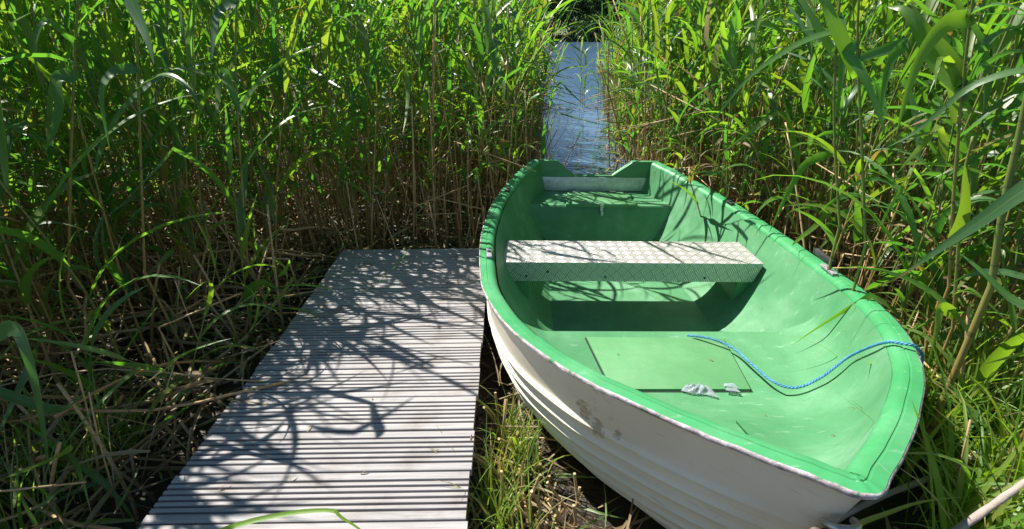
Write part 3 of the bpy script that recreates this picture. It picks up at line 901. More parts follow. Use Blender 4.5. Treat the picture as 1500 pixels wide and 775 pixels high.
# density: 60000/(13*11.9) = 388 per square metre before thinning
keep = RNG.random(len(sx_)) < 0.15
sx_, sy_, sdep = sx_[keep], sy_[keep], sdep[keep]
sd = np.hypot(sx_, sy_)
u_, v_, zc_ = project(np.stack([sx_, sy_, np.full(len(sx_), 0.9)], -1))
inview = (u_ > -40) & (u_ < 1540) & (zc_ > 0.3) & (sdep < 1.3)
order = np.argsort(np.where(inview, sd, 1e6))
single = np.zeros(len(sx_), bool)
single[order[:300]] = True
zbase = ground_z(sx_, sy_) - 0.05
reed_meshes = []
for st, lv, dv in protos:
    reed_meshes.append((mesh('stem', st[0], st[1], M['stem'], True, None, st[2], np.full(len(st[0]), st[3])),
                        [mesh('leaf', l[0], l[1], M['leaf'], True, None, l[2], np.full(len(l[0]), l[3])) for l in lv] +
                        [mesh('leaf', l[0], l[1], M['dry_leaf'], True, None, l[2], np.full(len(l[0]), l[3])) for l in dv[:2]]))
def reed_zone(x, y):
    if x < 0:
        if y < 3.0:
            return ' in the marsh left of the pier', 'reeds left of the pier'
        if x > -1.05:
            return ' behind the far end of the pier', 'reeds behind the end of the pier'
        return ' in the bank beyond the dead stalks on the left', 'reeds beyond the dead stalks on the left'
    if y < 2.2:
        return ' close to the bow, right of the boat', 'reeds right of the bow'
    if y < 3.9:
        return " along the boat's right gunwale by the bench", 'reeds along the right gunwale'
    return ' on the right bank of the channel behind the stern', 'reeds right of the channel'
mass = Acc(); mass_stem = Acc(); mass_dead = Acc()
for i in range(len(sx_)):
    a = (-1.95 if sx_[i] > 0.6 else -1.0) + RNG.normal(0, 0.7); sc = RNG.uniform(0.85, 1.12)
    far = sy_[i] > 5.5 and sdep[i] < 0.5
    if single[i]:
        k = int(RNG.integers(NPROTO))
        lab, gr = reed_zone(sx_[i], sy_[i])
        tx, ty = RNG.normal(0, 0.05, 2)
        if sx_[i] > 1.0 and 2.3 < sy_[i] < 4.3 and sdep[i] < 0.45 and RNG.random() < 0.5:
            tx -= RNG.uniform(0.12, 0.32)               # leans out over the boat
        if -0.8 < sx_[i] < 0.1 and sy_[i] < 4.3 and RNG.random() < 0.4:
            tx += RNG.uniform(0.08, 0.24); ty -= RNG.uniform(0.0, 0.16)   # leans towards the boat
        top = rotz(protos[k][0][0][-1], a) * sc
        hgt = top[2]; tipx = top[0] + tx * hgt
        wl = ' leaning left' if tipx < -0.28 else ' leaning right' if tipx > 0.28 else ' standing upright'
        wh = 'very tall' if hgt > 2.35 else 'tall' if hgt > 2.0 else 'shorter'
        lab = wh + ' green reed' + wl + lab
        t = thing('reed', lab, 'reed', (sx_[i], sy_[i], zbase[i]), (0, 0, 0), gr)
        t.rotation_mode = 'QUATERNION'
        t.rotation_quaternion = (Matrix.Rotation(tx, 3, 'Y') @ Matrix.Rotation(-ty, 3, 'X') @ Matrix.Rotation(a, 3, 'Z')).to_quaternion()
        t.scale = (sc, sc, sc)
        link('stem', reed_meshes[k][0], t)
        for lm in reed_meshes[k][1]:
            link('leaf', lm, t)
        continue
    src = shorts if (far and RNG.random() < 0.75) else protos
    st, lv, dv = src[int(RNG.integers(len(src)))]
    ofs = np.array([sx_[i], sy_[i], zbase[i]])
    tx, ty = RNG.normal(0, 0.05, 2)
    tf = lambda V: (lambda W: W + np.stack([W[:, 2] * tx, W[:, 2] * ty, W[:, 2] * 0], -1) + ofs)(rotz(V, a) * sc)
    mass_stem.add(tf(st[0]), st[1], st[2], RNG.random())
    for l in lv:
        if sdep[i] > 1.2 and RNG.random() < 0.35:
            continue
        mass.add(tf(l[0]), l[1], l[2], RNG.random() * 0.95)
    for l in dv:
        mass_dead.add(tf(l[0]), l[1], l[2], RNG.random() * 0.97)
o = link('reed_bed', mass.mesh('reed_bed', M['leaf']))
tag(o, 'dense green reed leaves filling the bed behind the front reeds', 'reed bed', kind='stuff')
o = link('dead_reed_leaves', mass_dead.mesh('dead_reed_leaves', M['dry_leaf']))
tag(o, 'brown dead leaves hanging on the lower reed stems in the bed', 'dead leaves', kind='stuff')
o = link('reed_bed_stems', mass_stem.mesh('reed_bed_stems', M['stem']))
tag(o, 'thin reed stems packed in the bed behind the front reeds', 'reed stems', kind='stuff')
print('reeds', len(sx_), 'quads', sum(len(f) for f in mass.F), sum(len(f) for f in mass_stem.F))

# dry standing stalks
n = 2600
dx = RNG.uniform(-6, 5, n * 6); dy = RNG.uniform(0.5, 11.5, n * 6)
bl, br = boat_sides(dy)
le = np.where(dy < 3.02, -1.12 - 0.15 * RNG.random(n * 6), np.where(dy < 3.9, np.minimum(bl - 0.06, -0.03), 0.02 + 0.06 * dy))
ri = np.where(dy < 3.9, np.where(dy < 1.0, 1.5, br + 0.10), np.maximum(1.12, 0.33 + 0.14 * dy))
dl, dr = le - dx, dx - ri
ok = ((dl > 0) & (dl < 2.3) | (dr > 0) & (dr < 1.4) | ((dx < 0) & (dy > 2.97) & (dy < 4.4))) & ((dl > 0) | (dr > 0)) & (np.hypot(dx, dy) > 1.45)
ok &= (dy > 2.6) | (RNG.random(n * 6) < 0.55)
dx, dy = dx[ok][:n], dy[ok][:n]
dd = np.hypot(dx, dy)
u_, v_, zc_ = project(np.stack([dx, dy, np.full(len(dx), 0.3)], -1))
order = np.argsort(np.where((u_ > 0) & (u_ < 1500) & (v_ < 800), dd, 1e6))
dsing = np.zeros(len(dx), bool); dsing[order[:200]] = True
dry_meshes = [mesh('dry_stalk', d[0], d[1], M['straw'], True, None, d[2], np.full(len(d[0]), d[3])) for d in drys]
dmass = Acc()
for i in range(len(dx)):
    a, sc = RNG.uniform(0, 6.28), RNG.uniform(0.8, 1.15)
    near_left = dx[i] < -1 and dy[i] < 2.9
    k = int(RNG.integers(24))
    if near_left and drys[k][0][:, 2].max() > 0.9:
        sc *= 0.55
    if dx[i] > 0 and dd[i] < 2.7 and drys[k][0][:, 2].max() > 0.8:
        sc *= 0.45
    z = float(ground_z(dx[i], dy[i])) - 0.05
    if dsing[i]:
        hh_ = drys[k][0][:, 2].max() * sc
        dw = ('tall ' if hh_ > 1.3 else 'knee-high ' if hh_ < 0.6 else '') + ('thick ' if k % 4 == 3 else 'thin ')
        o = link('dry_stalk', dry_meshes[k])
        o.location = (dx[i], dy[i], z)
        o.rotation_euler = (RNG.normal(0, 0.34 if near_left else 0.15), RNG.normal(0, 0.34 if near_left else 0.15), a)
        o.scale = (sc, sc, sc)
        if dx[i] < 0:
            tag(o, dw + ('brown dry stalk standing left of the pier' + (', close to the planks' if dx[i] > -1.6 else '') if dy[i] < 3 else 'brown dry stalk past the far end of the pier' + (', left of its corner' if dx[i] < -1.05 else ', directly behind it')), 'reed stalk', 'dry stalks left of the pier' if dy[i] < 3 else 'dry stalks past the end of the pier')
        else:
            tag(o, dw + 'brown dry reed stalk standing right of the boat' + (', beside the bow' if dy[i] < 2 else ', level with the bench' if dy[i] < 3 else ', level with the stern'), 'reed stalk', 'dry stalks right of the boat')
    else:
        V = rotz(drys[k][0], a) * sc
        tx, ty = RNG.normal(0, 0.12, 2)
        V = V + np.stack([V[:, 2] * tx, V[:, 2] * ty, V[:, 2] * 0], -1) + np.array([dx[i], dy[i], z])
        dmass.add(V, drys[k][1], drys[k][2], RNG.random())
tag(link('dry_stalk_bed', dmass.mesh('dry_stalk_bed', M['straw'])), 'thicket of thin brown dry stalks among the reed stems', 'dry stalks', kind='stuff')

# fallen stalks lying criss-cross, dead leaves and litter
fm = []
for i in range(12):
    rg = np.random.default_rng(600 + i)
    L = rg.uniform(0.35, 1.3); s = np.linspace(-0.5, 0.5, 7)
    P = np.stack([s * L, 0.04 * L * np.sin(s * 5 + rg.uniform(0, 6)), 0.05 * L * np.cos(s * 4 + rg.uniform(0, 3))], -1)
    V, F, U = tube(P, rg.uniform(0.0032, 0.0088), 6)
    fm.append(mesh('fallen_stalk', V, F, M['straw'], True, None, U, np.full(len(V), rg.random())))
def fallen(x, y, z, label, group):
    if under_boat(x, y, 0.95):
        return
    o = link('fallen_stalk', fm[int(RNG.integers(12))])
    o.location = (x, y, z); o.rotation_euler = (RNG.uniform(0, 6), RNG.normal(0, 0.28), RNG.uniform(0, 3.14))
    dm = o.data.vertices
    L_ = np.ptp([v.co[0] for v in dm]); th = np.ptp([v.co[1] for v in list(dm)[:12]])
    w1 = ('long ' if L_ > 0.95 else 'short ' if L_ < 0.6 else '') + ('thick ' if th > 0.0125 else 'thin ')
    if 'left' in group:
        label += (', close to the planks' if x > -1.5 else ', near the left edge' if x < -2.1 and y < 2.4 else ', at the foot of the reeds' if y > 2.9 else '')
    tag(o, w1 + label, 'reed stalk', group)
c = 0
while c < 230:
    x, y = RNG.uniform(-3.3, -1.22), RNG.uniform(1.0, 3.9)
    if math.hypot(x, y) < 1.6 or x < -1.25 * y - 0.5:
        continue
    fallen(x, y, float(ground_z(x, y)) + RNG.uniform(0.0, 0.42) ** 1.2, 'dead stalk lying left of the pier', 'fallen stalks left of the pier'); c += 1
for _ in range(26):
    x, y = RNG.uniform(1.15, 2.0), RNG.uniform(4.6, 7.5)
    fallen(x + 0.05 * (y - 4), y, RNG.uniform(0.02, 0.10), 'bleached dead stalk lying under the right reeds behind the boat', 'fallen stalks behind the boat')
for _ in range(30):
    x, y = RNG.uniform(-0.08, 0.45), RNG.uniform(1.25, 2.2)
    fallen(x, y, float(ground_z(x, y)) + RNG.uniform(0.0, 0.06), 'dead stalk lying in the shade between pier and boat', 'fallen stalks between pier and boat')
for _ in range(16):
    x, y = RNG.uniform(0.45, 1.35), RNG.uniform(4.3, 8.0)
    o = link('floating_stalk', fm[int(RNG.integers(12))])
    o.location = (x, y, 0.004); o.rotation_euler = (0, 0, RNG.normal(0.0, 0.5)); o.scale = (0.7, 0.7, 0.5)
    tag(o, 'pale dead stalk floating on the channel behind the stern', 'reed stalk', 'stalks floating on the channel')
for i in range(14):
    p = at_z(792 + i * 7 + RNG.uniform(-4, 4), 160 + RNG.uniform(-3, 4), 0.0)
    o = link('floating_stalk', fm[int(RNG.integers(12))])
    o.location = (p[0], p[1], 0.006); o.rotation_euler = (0, 0, RNG.normal(0.0, 0.35)); o.scale = (0.5, 1.2, 1.0)
    tag(o, 'dead stalk floating in the debris line across the channel mouth', 'reed stalk', 'debris line across the channel mouth')
lit = Acc(); litg = Acc()
def litter(n, x0, x1, y0, y1, zr, cond, wid=(0.006, 0.02), ln=(0.08, 0.4), green=0.2, hang=0.2):
    for _ in range(n):
        x, y = RNG.uniform(x0, x1), RNG.uniform(y0, y1)
        if not cond(x, y) or under_boat(x, y, 0.72):
            continue
        L, a = RNG.uniform(*ln), RNG.uniform(0, 6.28)
        q = np.linspace(0, 1, 6)
        pit = RNG.normal(0.15, hang)
        zz = (q * math.sin(pit) - 0.5 * q ** 2 * RNG.uniform(0, 1)) * L
        P = np.stack([q * L * math.cos(a) - 0.2 * L * q ** 2 * math.sin(a), q * L * math.sin(a) + 0.2 * L * q ** 2 * math.cos(a), zz], -1)
        P[:, :2] += (x, y)
        P[:, 2] += max(float(ground_z(x, y)), 0.0) + RNG.uniform(0.01, zr)
        V, F, U = blade(P, RNG.uniform(*wid), (RNG.normal(0, .4), RNG.normal(0, .4), 1), 0.3, RNG.normal(0, 1.5))
        (litg if RNG.random() < green else lit).add(V, F, U, RNG.random() * 0.97)
litter(3200, -4.6, -1.05, 0.9, 5.0, 0.28, lambda x, y: True, green=0.16)
litter(1500, -1.1, 0.4, 3.0, 7.0, 0.2, lambda x, y: x < min(float(boat_sides(y)[0]) - 0.04, 0.02 + 0.06 * y), green=0.25)
litter(2600, 0.9, 4.4, 0.8, 9.0, 0.18, lambda x, y: x > (float(boat_sides(y)[1]) + 0.05 if y < 3.8 else 0.30 + 0.14 * y), green=0.3)
litter(1300, -0.11, 0.75, 0.7, 2.9, 0.08, lambda x, y: True, (0.004, 0.010), (0.08, 0.32), green=0.2)
tag(link('leaf_litter', lit.mesh('leaf_litter', M['dry_leaf'])), 'withered brown reed leaves strewn over the marsh floor', 'leaf litter', kind='stuff')
tag(link('low_growth', litg.mesh('low_growth', M['leaf'])), 'short green leaves growing through the litter', 'undergrowth', kind='stuff')

# ------------------------------------------------------------------ grass tufts and cut stubble
def tuft(x, y, n, hgt, label, group, spread=0.06, width=(0.004, 0.009), material='grass', z=None, lean=(0, 0), t0=0.0):
    a_ = Acc()
    for _ in range(n):
        az = RNG.uniform(0, 6.28); L = hgt * RNG.uniform(0.5, 1.1); a0 = abs(RNG.normal(0.15, 0.2)); dr = RNG.uniform(0.2, 1.9)
        q = np.linspace(0, 1, 8); ang = a0 + dr * q ** 1.6; st = L / 7
        rr = np.concatenate([[0], np.cumsum(np.sin(ang[:-1]) * st)]); zz = np.concatenate([[0], np.cumsum(np.cos(ang[:-1]) * st)])
        P = np.stack([rr * math.cos(az) + lean[0] * q ** 1.3 * L, rr * math.sin(az) + lean[1] * q ** 1.3 * L, zz], -1)
        P[:, :2] += RNG.normal(0, spread, 2)
        V, F, U = blade(P, RNG.uniform(*width), (-math.cos(az), -math.sin(az), 0.5), 0.3, RNG.normal(0, 0.6))
        a_.add(V, F, U, t0 + RNG.random() * (0.97 - t0))
    o = link('grass_tuft', a_.mesh('grass_tuft', M[material]))
    o.location = (x, y, float(ground_z(x, y)) - 0.01 if z is None else z)
    return tag(o, label, 'grass', group)
for k in range(9):
    y = 1.08 + 0.06 * k
    tuft(RNG.uniform(-0.07, 0.06), y, 22, 0.34, ('near' if k < 3 else 'far' if k > 5 else 'middle') + ' yellow green grass tuft growing beside the right edge of the pier', 'grass tufts along the pier', 0.03, t0=0.35)
for k in range(70):
    x = RNG.uniform(1.22, 2.35); y = RNG.uniform(0.75, 2.0)
    if x < float(boat_sides(y)[1]) + 0.20 or x > 1.25 * y + 0.5:
        continue
    hg_ = RNG.uniform(0.45, 0.8)
    tuft(x, y, 34, hg_, ('tall' if hg_ > 0.68 else 'low' if hg_ < 0.55 else 'knee-high') + ' bright green grass tuft right of the bow' + (', close to the hull' if x < 1.65 else ', near the right edge' if x > 2.0 else ', between hull and reeds') + (', bottom corner' if y < 1.2 else ''), 'grass tufts right of the bow', 0.07, (0.008, 0.020), lean=(-0.06, -0.12))
for k in range(13):
    tuft(RNG.uniform(-2.0, -1.4), RNG.uniform(1.05, 1.6), 14, 0.5, 'green grass tuft at the near left corner beside the pier', 'grass tufts near left', 0.05, (0.006, 0.013))
stub = []
for i in range(8):
    rg = np.random.default_rng(700 + i); h_ = rg.uniform(0.08, 0.24)
    V, F, U = tube([(0, 0, -0.03), (0.01 * rg.normal(), 0, h_ * 0.5), (0.03 * rg.normal(), 0.02 * rg.normal(), h_)], [0.006, 0.0058, 0.005], 7)
    stub.append(mesh('cut_stub', V, F, M['straw'], True, 50, U, np.full(len(V), rg.random() * 0.6)))
def stubs(n, x0, x1, y0, y1, label, group, cond=lambda x, y: True):
    for _ in range(n):
        x, y = RNG.uniform(x0, x1), RNG.uniform(y0, y1)
        if not cond(x, y) or under_boat(x, y, 0.9):
            continue
        o = link('cut_stub', stub[int(RNG.integers(8))])
        o.location = (x, y, float(ground_z(x, y))); o.rotation_euler = (RNG.normal(0, 0.22), RNG.normal(0, 0.22), RNG.uniform(0, 6))
        tag(o, label, 'reed stub', group)
stubs(230, -0.07, 0.50, 1.15, 2.3, 'cut brown reed stub standing between pier and boat', 'cut stubs between pier and boat', lambda x, y: x < 0.66 - 0.25 * (y - 1.0))
stubs(40, -1.5, -1.1, 1.3, 2.9, 'cut brown reed stub beside the left edge of the pier', 'cut stubs along the left pier edge')

# young green reeds bent low over the dead stalks on the left
for i in range(14):
    x, y = RNG.uniform(-2.3, -1.35), RNG.uniform(1.25, 2.9)
    if math.hypot(x, y) < 1.8:
        continue
    st, lv, _ = shorts[i % 10]
    t = thing('reed', 'young green reed bent low over the dead stalks left of the pier', 'reed', (x, y, float(ground_z(x, y)) - 0.03), (RNG.normal(-0.2, 0.5), RNG.normal(0.2, 0.5), RNG.uniform(0, 6)), 'bent reeds left of the pier')
    t.scale = (0.62,) * 3
    link('stem', mesh('stem', st[0], st[1], M['stem'], True, None, st[2], np.full(len(st[0]), .9)), t)
    for l in lv:
        link('leaf', mesh('leaf', l[0], l[1], M['leaf'], True, None, l[2], np.full(len(l[0]), l[3])), t)
# tall broad reeds close to the left side of the pier; they throw the shadows on the planks
for i, (x, y, hh_) in enumerate(((-1.72, 2.05, 2.0), (-1.62, 1.80, 1.75), (-1.50, 2.40, 2.05), (-1.42, 2.75, 2.1), (-1.85, 1.72, 2.1), (-1.35, 2.98, 2.0), (-1.30, 2.2, 1.2))):
    st, lv, dv = reed_proto(np.random.default_rng(900 + i), hh_, 8, 1.22, 0.0065)
    t = thing('reed', ('tall', 'slim', 'broad', 'high', 'leafy', 'upright', 'short')[i] + ' broad-bladed reed ' + ('halfway along', 'near the front of', 'beside the middle of', 'toward the far end of', 'left and forward of', 'at the far left corner of', 'low beside')[i] + ' the pier', 'reed', (x, y, float(ground_z(x, y)) - 0.03), (RNG.normal(0, 0.05), RNG.normal(0.05, 0.05), -0.5 + RNG.normal(0, 0.4)), 'broad reeds close to the pier')
    link('stem', mesh('stem', st[0], st[1], M['stem'], True, None, st[2], np.full(len(st[0]), st[3])), t)
    for l in lv:
        link('leaf', mesh('leaf', l[0], l[1], M['leaf'], True, None, l[2], np.full(len(l[0]), l[3] * 0.7)), t)
# low broad-bladed reeds pushing out beside the hull and in the near left corner
for i, (x, y, hh_, wd_) in enumerate(((1.62, 1.75, 1.05, 'leafy'), (1.78, 1.45, 1.15, 'bright'), (1.60, 2.15, 1.2, 'arching'), (1.95, 1.85, 1.35, 'tall'), (1.66, 2.55, 1.3, 'slender'), (1.90, 1.25, 0.85, 'low'), (1.50, 1.42, 0.75, 'short'), (2.1, 1.55, 1.2, 'outermost'),
                                         (-1.72, 1.38, 0.8, 'low'), (-1.98, 1.55, 0.95, 'outermost'), (-1.52, 1.55, 0.7, 'short'), (-2.05, 1.95, 1.1, 'tall'))):
    st, lv, dv = reed_proto(np.random.default_rng(950 + i), hh_, 8, 1.12, 0.006)
    side = 'right of the bow' if x > 0 else 'in the near left corner'
    t = thing('reed', wd_ + ' young broad-bladed reed ' + side, 'reed', (x, y, float(ground_z(x, y)) - 0.03), (RNG.normal(0, 0.08), RNG.normal(0, 0.08), (-2.3 if x > 0 else -0.9) + RNG.normal(0, 0.4)), 'young broad reeds ' + side)
    link('stem', mesh('stem', st[0], st[1], M['stem'], True, None, st[2], np.full(len(st[0]), st[3])), t)
    for l in lv:
        link('leaf', mesh('leaf', l[0], l[1], M['leaf'], True, None, l[2], np.full(len(l[0]), l[3] * 0.72)), t)
# reeds standing in the channel mouth
for i, (px, py) in enumerate(((852, 158), (856, 157), (849, 156), (876, 163), (880, 160), (820, 158), (832, 175))):
    p = at_z(px, py, 0.0)
    st, lv, _ = shorts[i]
    t = thing('reed', 'young green reed standing alone in the water of the channel mouth', 'reed', (p[0], p[1], -0.1), (0, 0, i * 1.7), 'reeds in the channel mouth')
    s_ = (1.2, 1.1, 1.15, 1.1, 1.0, 0.35, 0.3)[i]
    t.scale = (s_,) * 3
    link('stem', mesh('stem', st[0], st[1], M['stem'], True, None, st[2], np.full(len(st[0]), .9)), t)
    for l in lv:
        link('leaf', mesh('leaf', l[0], l[1], M['leaf'], True, None, l[2], np.full(len(l[0]), l[3])), t)

# ------------------------------------------------------------------ individual reeds close to the camera
def hero(label, stem_px, depth, leaves, stem_r=0.006, cat='reed', name='reed', stem_mat='stem'):
    """stem_px: image points of the stem at its distance; leaves: (points, depth at base, depth at tip, width in m)"""
    S = smooth_path([at_depth(x, y, depth) for x, y in stem_px], 16)
    base = S[-1].copy()
    gz = float(ground_z(base[0], base[1]))
    if base[2] > gz:                                    # carry the stem on down to the ground
        ext = np.linspace(base, [base[0] + 0.05, base[1] + 0.05, gz - 0.03], 6)[1:]
        S = np.concatenate([S, ext])
    S = S[::-1]
    o0 = S[0]
    t = thing(name, label, cat, tuple(o0))
    V, F, U = tube(S - o0, stem_r * np.linspace(1, 0.6, len(S)), 8)
    link('stem', mesh('stem', V, F, M[stem_mat], True, None, U, np.full(len(V), RNG.random())), t)
    for pts, d0, d1, w, tint, nh in leaves:
        n = len(pts)
        C = smooth_path([at_depth(x, y, d0 + (d1 - d0) * i / (n - 1)) for i, (x, y) in enumerate(pts)], 18)
        j = np.argmin(np.linalg.norm(S - C[0], axis=1))
        if np.linalg.norm(S[j] - C[0]) < 0.25:
            C = np.concatenate([smooth_path([S[j], (S[j] + C[0]) / 2, C[0]], 4)[:-1], C])
        V, F, U = blade(C - o0, w, nh, 0.22, 0.3, 0.6)
        link('leaf', mesh('leaf', V, F, M['leaf'], True, None, U, np.full(len(V), tint * 0.72)), t)
    return t
UPN, CAMN = (0.1, -0.5, 0.9), (-0.15, -1, 0.25)
hero('reed with a long arching blade over the boat stern on the right', [(1238, -60), (1226, 45), (1222, 180), (1230, 330)], 2.05,
     [([(1224, 45), (1176, 61), (1124, 92), (1085, 126), (1030, 197)], 2.05, 1.9, 0.026, 0.30, UPN),
      ([(1226, 25), (1234, 60), (1231, 120), (1222, 180)], 2.05, 1.85, 0.040, 0.05, CAMN),
      ([(1222, 80), (1180, 10), (1150, -30)], 2.05, 2.2, 0.03, 0.5, CAMN)])
hero('tall reed with a broad pinkish hanging blade in the upper right', [(1432, -50), (1420, 40), (1410, 130), (1396, 300), (1390, 420)], 1.62,
     [([(1416, 28), (1385, 35), (1352, 75), (1330, 130), (1312, 200)], 1.62, 1.45, 0.050, 0.78, CAMN),
      ([(1412, 130), (1370, 90), (1330, 20), (1300, 10)], 1.62, 1.8, 0.055, 0.60, CAMN),
      ([(1410, 140), (1395, 90), (1355, 40), (1335, 5)], 1.62, 1.7, 0.045, 0.66, CAMN),
      ([(1425, 20), (1460, 8), (1500, 18), (1540, 40)], 1.62, 1.5, 0.055, 0.02, UPN),
      ([(1408, 150), (1440, 70), (1490, 40), (1540, 45)], 1.62, 1.5, 0.045, 0.10, UPN)])
hero('reed with drooping pale blades left of the broad pinkish blade', [(1262, -60), (1256, 60), (1262, 200), (1268, 360)], 1.85,
     [([(1240, 78), (1262, 108), (1284, 158), (1298, 205)], 1.85, 1.7, 0.036, 0.12, CAMN),
      ([(1330, 62), (1306, 85), (1294, 130), (1290, 175)], 1.8, 1.65, 0.036, 0.2, CAMN),
      ([(1258, 110), (1215, 20), (1205, -20)], 1.85, 1.9, 0.05, 0.62, CAMN)])
hero('thick yellow green reed stem at the right edge with long thin blade', [(1512, 100), (1492, 200), (1470, 300), (1452, 420)], 1.36,
     [([(1500, 103), (1458, 113), (1410, 135), (1345, 190), (1300, 216)], 1.36, 1.45, 0.024, 0.33, UPN)], 0.011)
hero('reed with large blade reaching in from the right edge toward the boat', [(1560, 200), (1545, 330), (1530, 470), (1520, 600)], 1.22,
     [([(1545, 250), (1490, 285), (1430, 328), (1380, 362), (1308, 412)], 1.22, 1.3, 0.044, 0.15, UPN),
      ([(1530, 460), (1480, 438), (1440, 400), (1405, 370)], 1.22, 1.35, 0.036, 0.25, UPN)])
hero('reed with a bright yellow green upright blade beside the bow', [(1425, 200), (1412, 260), (1404, 360), (1396, 480)], 1.5,
     [([(1398, 350), (1408, 325), (1414, 290), (1413, 238)], 1.5, 1.45, 0.046, 0.70, (-0.2, -1, 0.1)),
      ([(1400, 430), (1425, 428), (1468, 465), (1505, 505)], 1.5, 1.4, 0.034, 0.55, UPN),
      ([(1396, 460), (1378, 450), (1372, 480), (1360, 530)], 1.5, 1.4, 0.040, 0.64, CAMN),
      ([(1405, 300), (1440, 292), (1475, 300), (1520, 320)], 1.5, 1.4, 0.034, 0.1, UPN)])
hero('reed with a pale blade bending over the right gunwale', [(1236, 140), (1225, 220), (1215, 320), (1212, 400)], 2.5,
     [([(1210, 226), (1180, 240), (1160, 270), (1145, 300), (1126, 342)], 2.5, 2.3, 0.042, 0.1, CAMN),
      ([(1222, 300), (1195, 330), (1168, 352), (1160, 360)], 2.5, 2.3, 0.03, 0.68, UPN),
      ([(1215, 330), (1245, 310), (1262, 340), (1270, 390)], 2.5, 2.3, 0.04, 0.22, CAMN)])
hero('reed with a broad blade hanging down at the far left edge', [(-60, 380), (-30, 460), (-20, 560), (-15, 680)], 1.28,
     [([(-20, 500), (20, 480), (38, 510), (58, 590), (74, 700)], 1.28, 1.15, 0.048, 0.18, CAMN),
      ([(-15, 570), (80, 600), (115, 585), (150, 540)], 1.3, 1.2, 0.03, 0.3, UPN)])
hero('reed with dark hanging blades in the upper left', [(196, -60), (200, 40), (205, 200), (212, 400)], 2.0,
     [([(186, -10), (203, 25), (216, 57), (226, 95)], 1.9, 1.75, 0.045, 0.05, CAMN),
      ([(200, 100), (168, 105), (152, 125), (150, 155), (162, 225)], 2.0, 1.8, 0.038, 0.1, CAMN),
      ([(200, 130), (240, 110), (275, 128), (300, 170)], 2.0, 1.85, 0.034, 0.35, UPN)])
hero('reed with a curved dark blade at the far upper left', [(120, -80), (112, 40), (105, 200), (100, 420)], 1.95,
     [([(108, 110), (84, 118), (88, 155), (78, 195), (66, 222)], 1.95, 1.8, 0.052, 0.08, CAMN),
      ([(110, 60), (70, 30), (52, 60), (54, 110)], 1.95, 1.8, 0.03, 0.12, CAMN)])
hero('reed with pale hanging blade tips left of centre', [(352, -70), (345, 60), (350, 200), (362, 380)], 2.3,
     [([(344, 2), (320, 20), (313, 55), (309, 98)], 2.3, 2.1, 0.040, 0.02, CAMN),
      ([(326, 106), (340, 132), (356, 175)], 2.3, 2.15, 0.042, 0.06, CAMN),
      ([(348, 120), (300, 108), (260, 100), (215, 100)], 2.3, 2.2, 0.02, 0.72, UPN)])
hero('reed with three bright nodding blade tips left of the channel', [(738, -60), (733, 60), (726, 160), (722, 270)], 3.9,
     [([(742, 12), (752, 22), (759, 44), (765, 66)], 3.9, 3.7, 0.050, 0.04, CAMN),
      ([(735, 38), (720, 45), (711, 58), (705, 82)], 3.9, 3.7, 0.044, 0.04, CAMN),
      ([(727, 60), (723, 85), (725, 120)], 3.8, 3.7, 0.058, 0.02, CAMN),
      ([(728, 96), (737, 122), (738, 152)], 3.9, 3.7, 0.045, 0.1, CAMN)], 0.005)
# bent blade in front of the pier, loose blades and sticks at the bottom edge
def loose_blade(label, pts, w, tint, name='marsh_grass', material='grass', nh=UPN, cat='grass'):
    P = smooth_path([at_depth(x, y, d) for x, y, d in pts], 22)
    V, F, U = blade(P - P[0], w, nh, 0.3, 0.1, 0.8)
    o = link(name, mesh(name, V, F, M[material], True, None, U, np.full(len(V), tint)))
    o.location = P[0]
    return tag(o, label, cat)
loose_blade('bent green blade reaching over the near end of the pier', [(200, 830, 0.9), (330, 775, 0.92), (420, 753, 0.95), (484, 748, 0.96), (500, 758, 0.95), (530, 778, 0.93), (560, 810, 0.9)], 0.013, 0.3)
loose_blade('long yellow green blade arching below the bow', [(1190, 830, 0.75), (1246, 775, 0.8), (1302, 751, 0.85), (1352, 735, 0.9), (1420, 727, 0.95)], 0.012, 0.55)
loose_blade('thin green blade lying across the tip of the bow', [(1430, 690, 0.95), (1380, 668, 0.95), (1330, 664, 0.92), (1290, 668, 0.9)], 0.008, 0.5)
loose_blade('dark green blade crossing the right side of the bow', [(1385, 790, 0.95), (1372, 700, 0.97), (1355, 640, 0.98), (1335, 585, 0.98)], 0.016, 0.1, nh=CAMN)
def stick(label, pts, r):
    P = smooth_path([at_depth(x, y, d) for x, y, d in pts], 26)
    P += RNG.normal(0, 0.0003, P.shape)
    rad = r * (1 + 0.06 * np.sin(np.arange(26) * 1.1)) * np.linspace(1, 0.86, 26)
    V, F, U = tube(P - P[0], rad, 10)
    o = link('stick', mesh('stick', V, F, M['stick'], True, 60))
    o.location = P[0]
    tag(o, label, 'stick')
stick('smooth pale stick leaning across the bottom right corner', [(1370, 798, 0.85), (1440, 750, 0.9), (1500, 708, 0.95), (1600, 640, 1.0)], 0.0095)
stick('brown stick lying on the grass just right of the bow', [(1180, 790, 1.1), (1260, 742, 1.15), (1330, 712, 1.2), (1390, 690, 1.25), (1430, 664, 1.28)], 0.010)
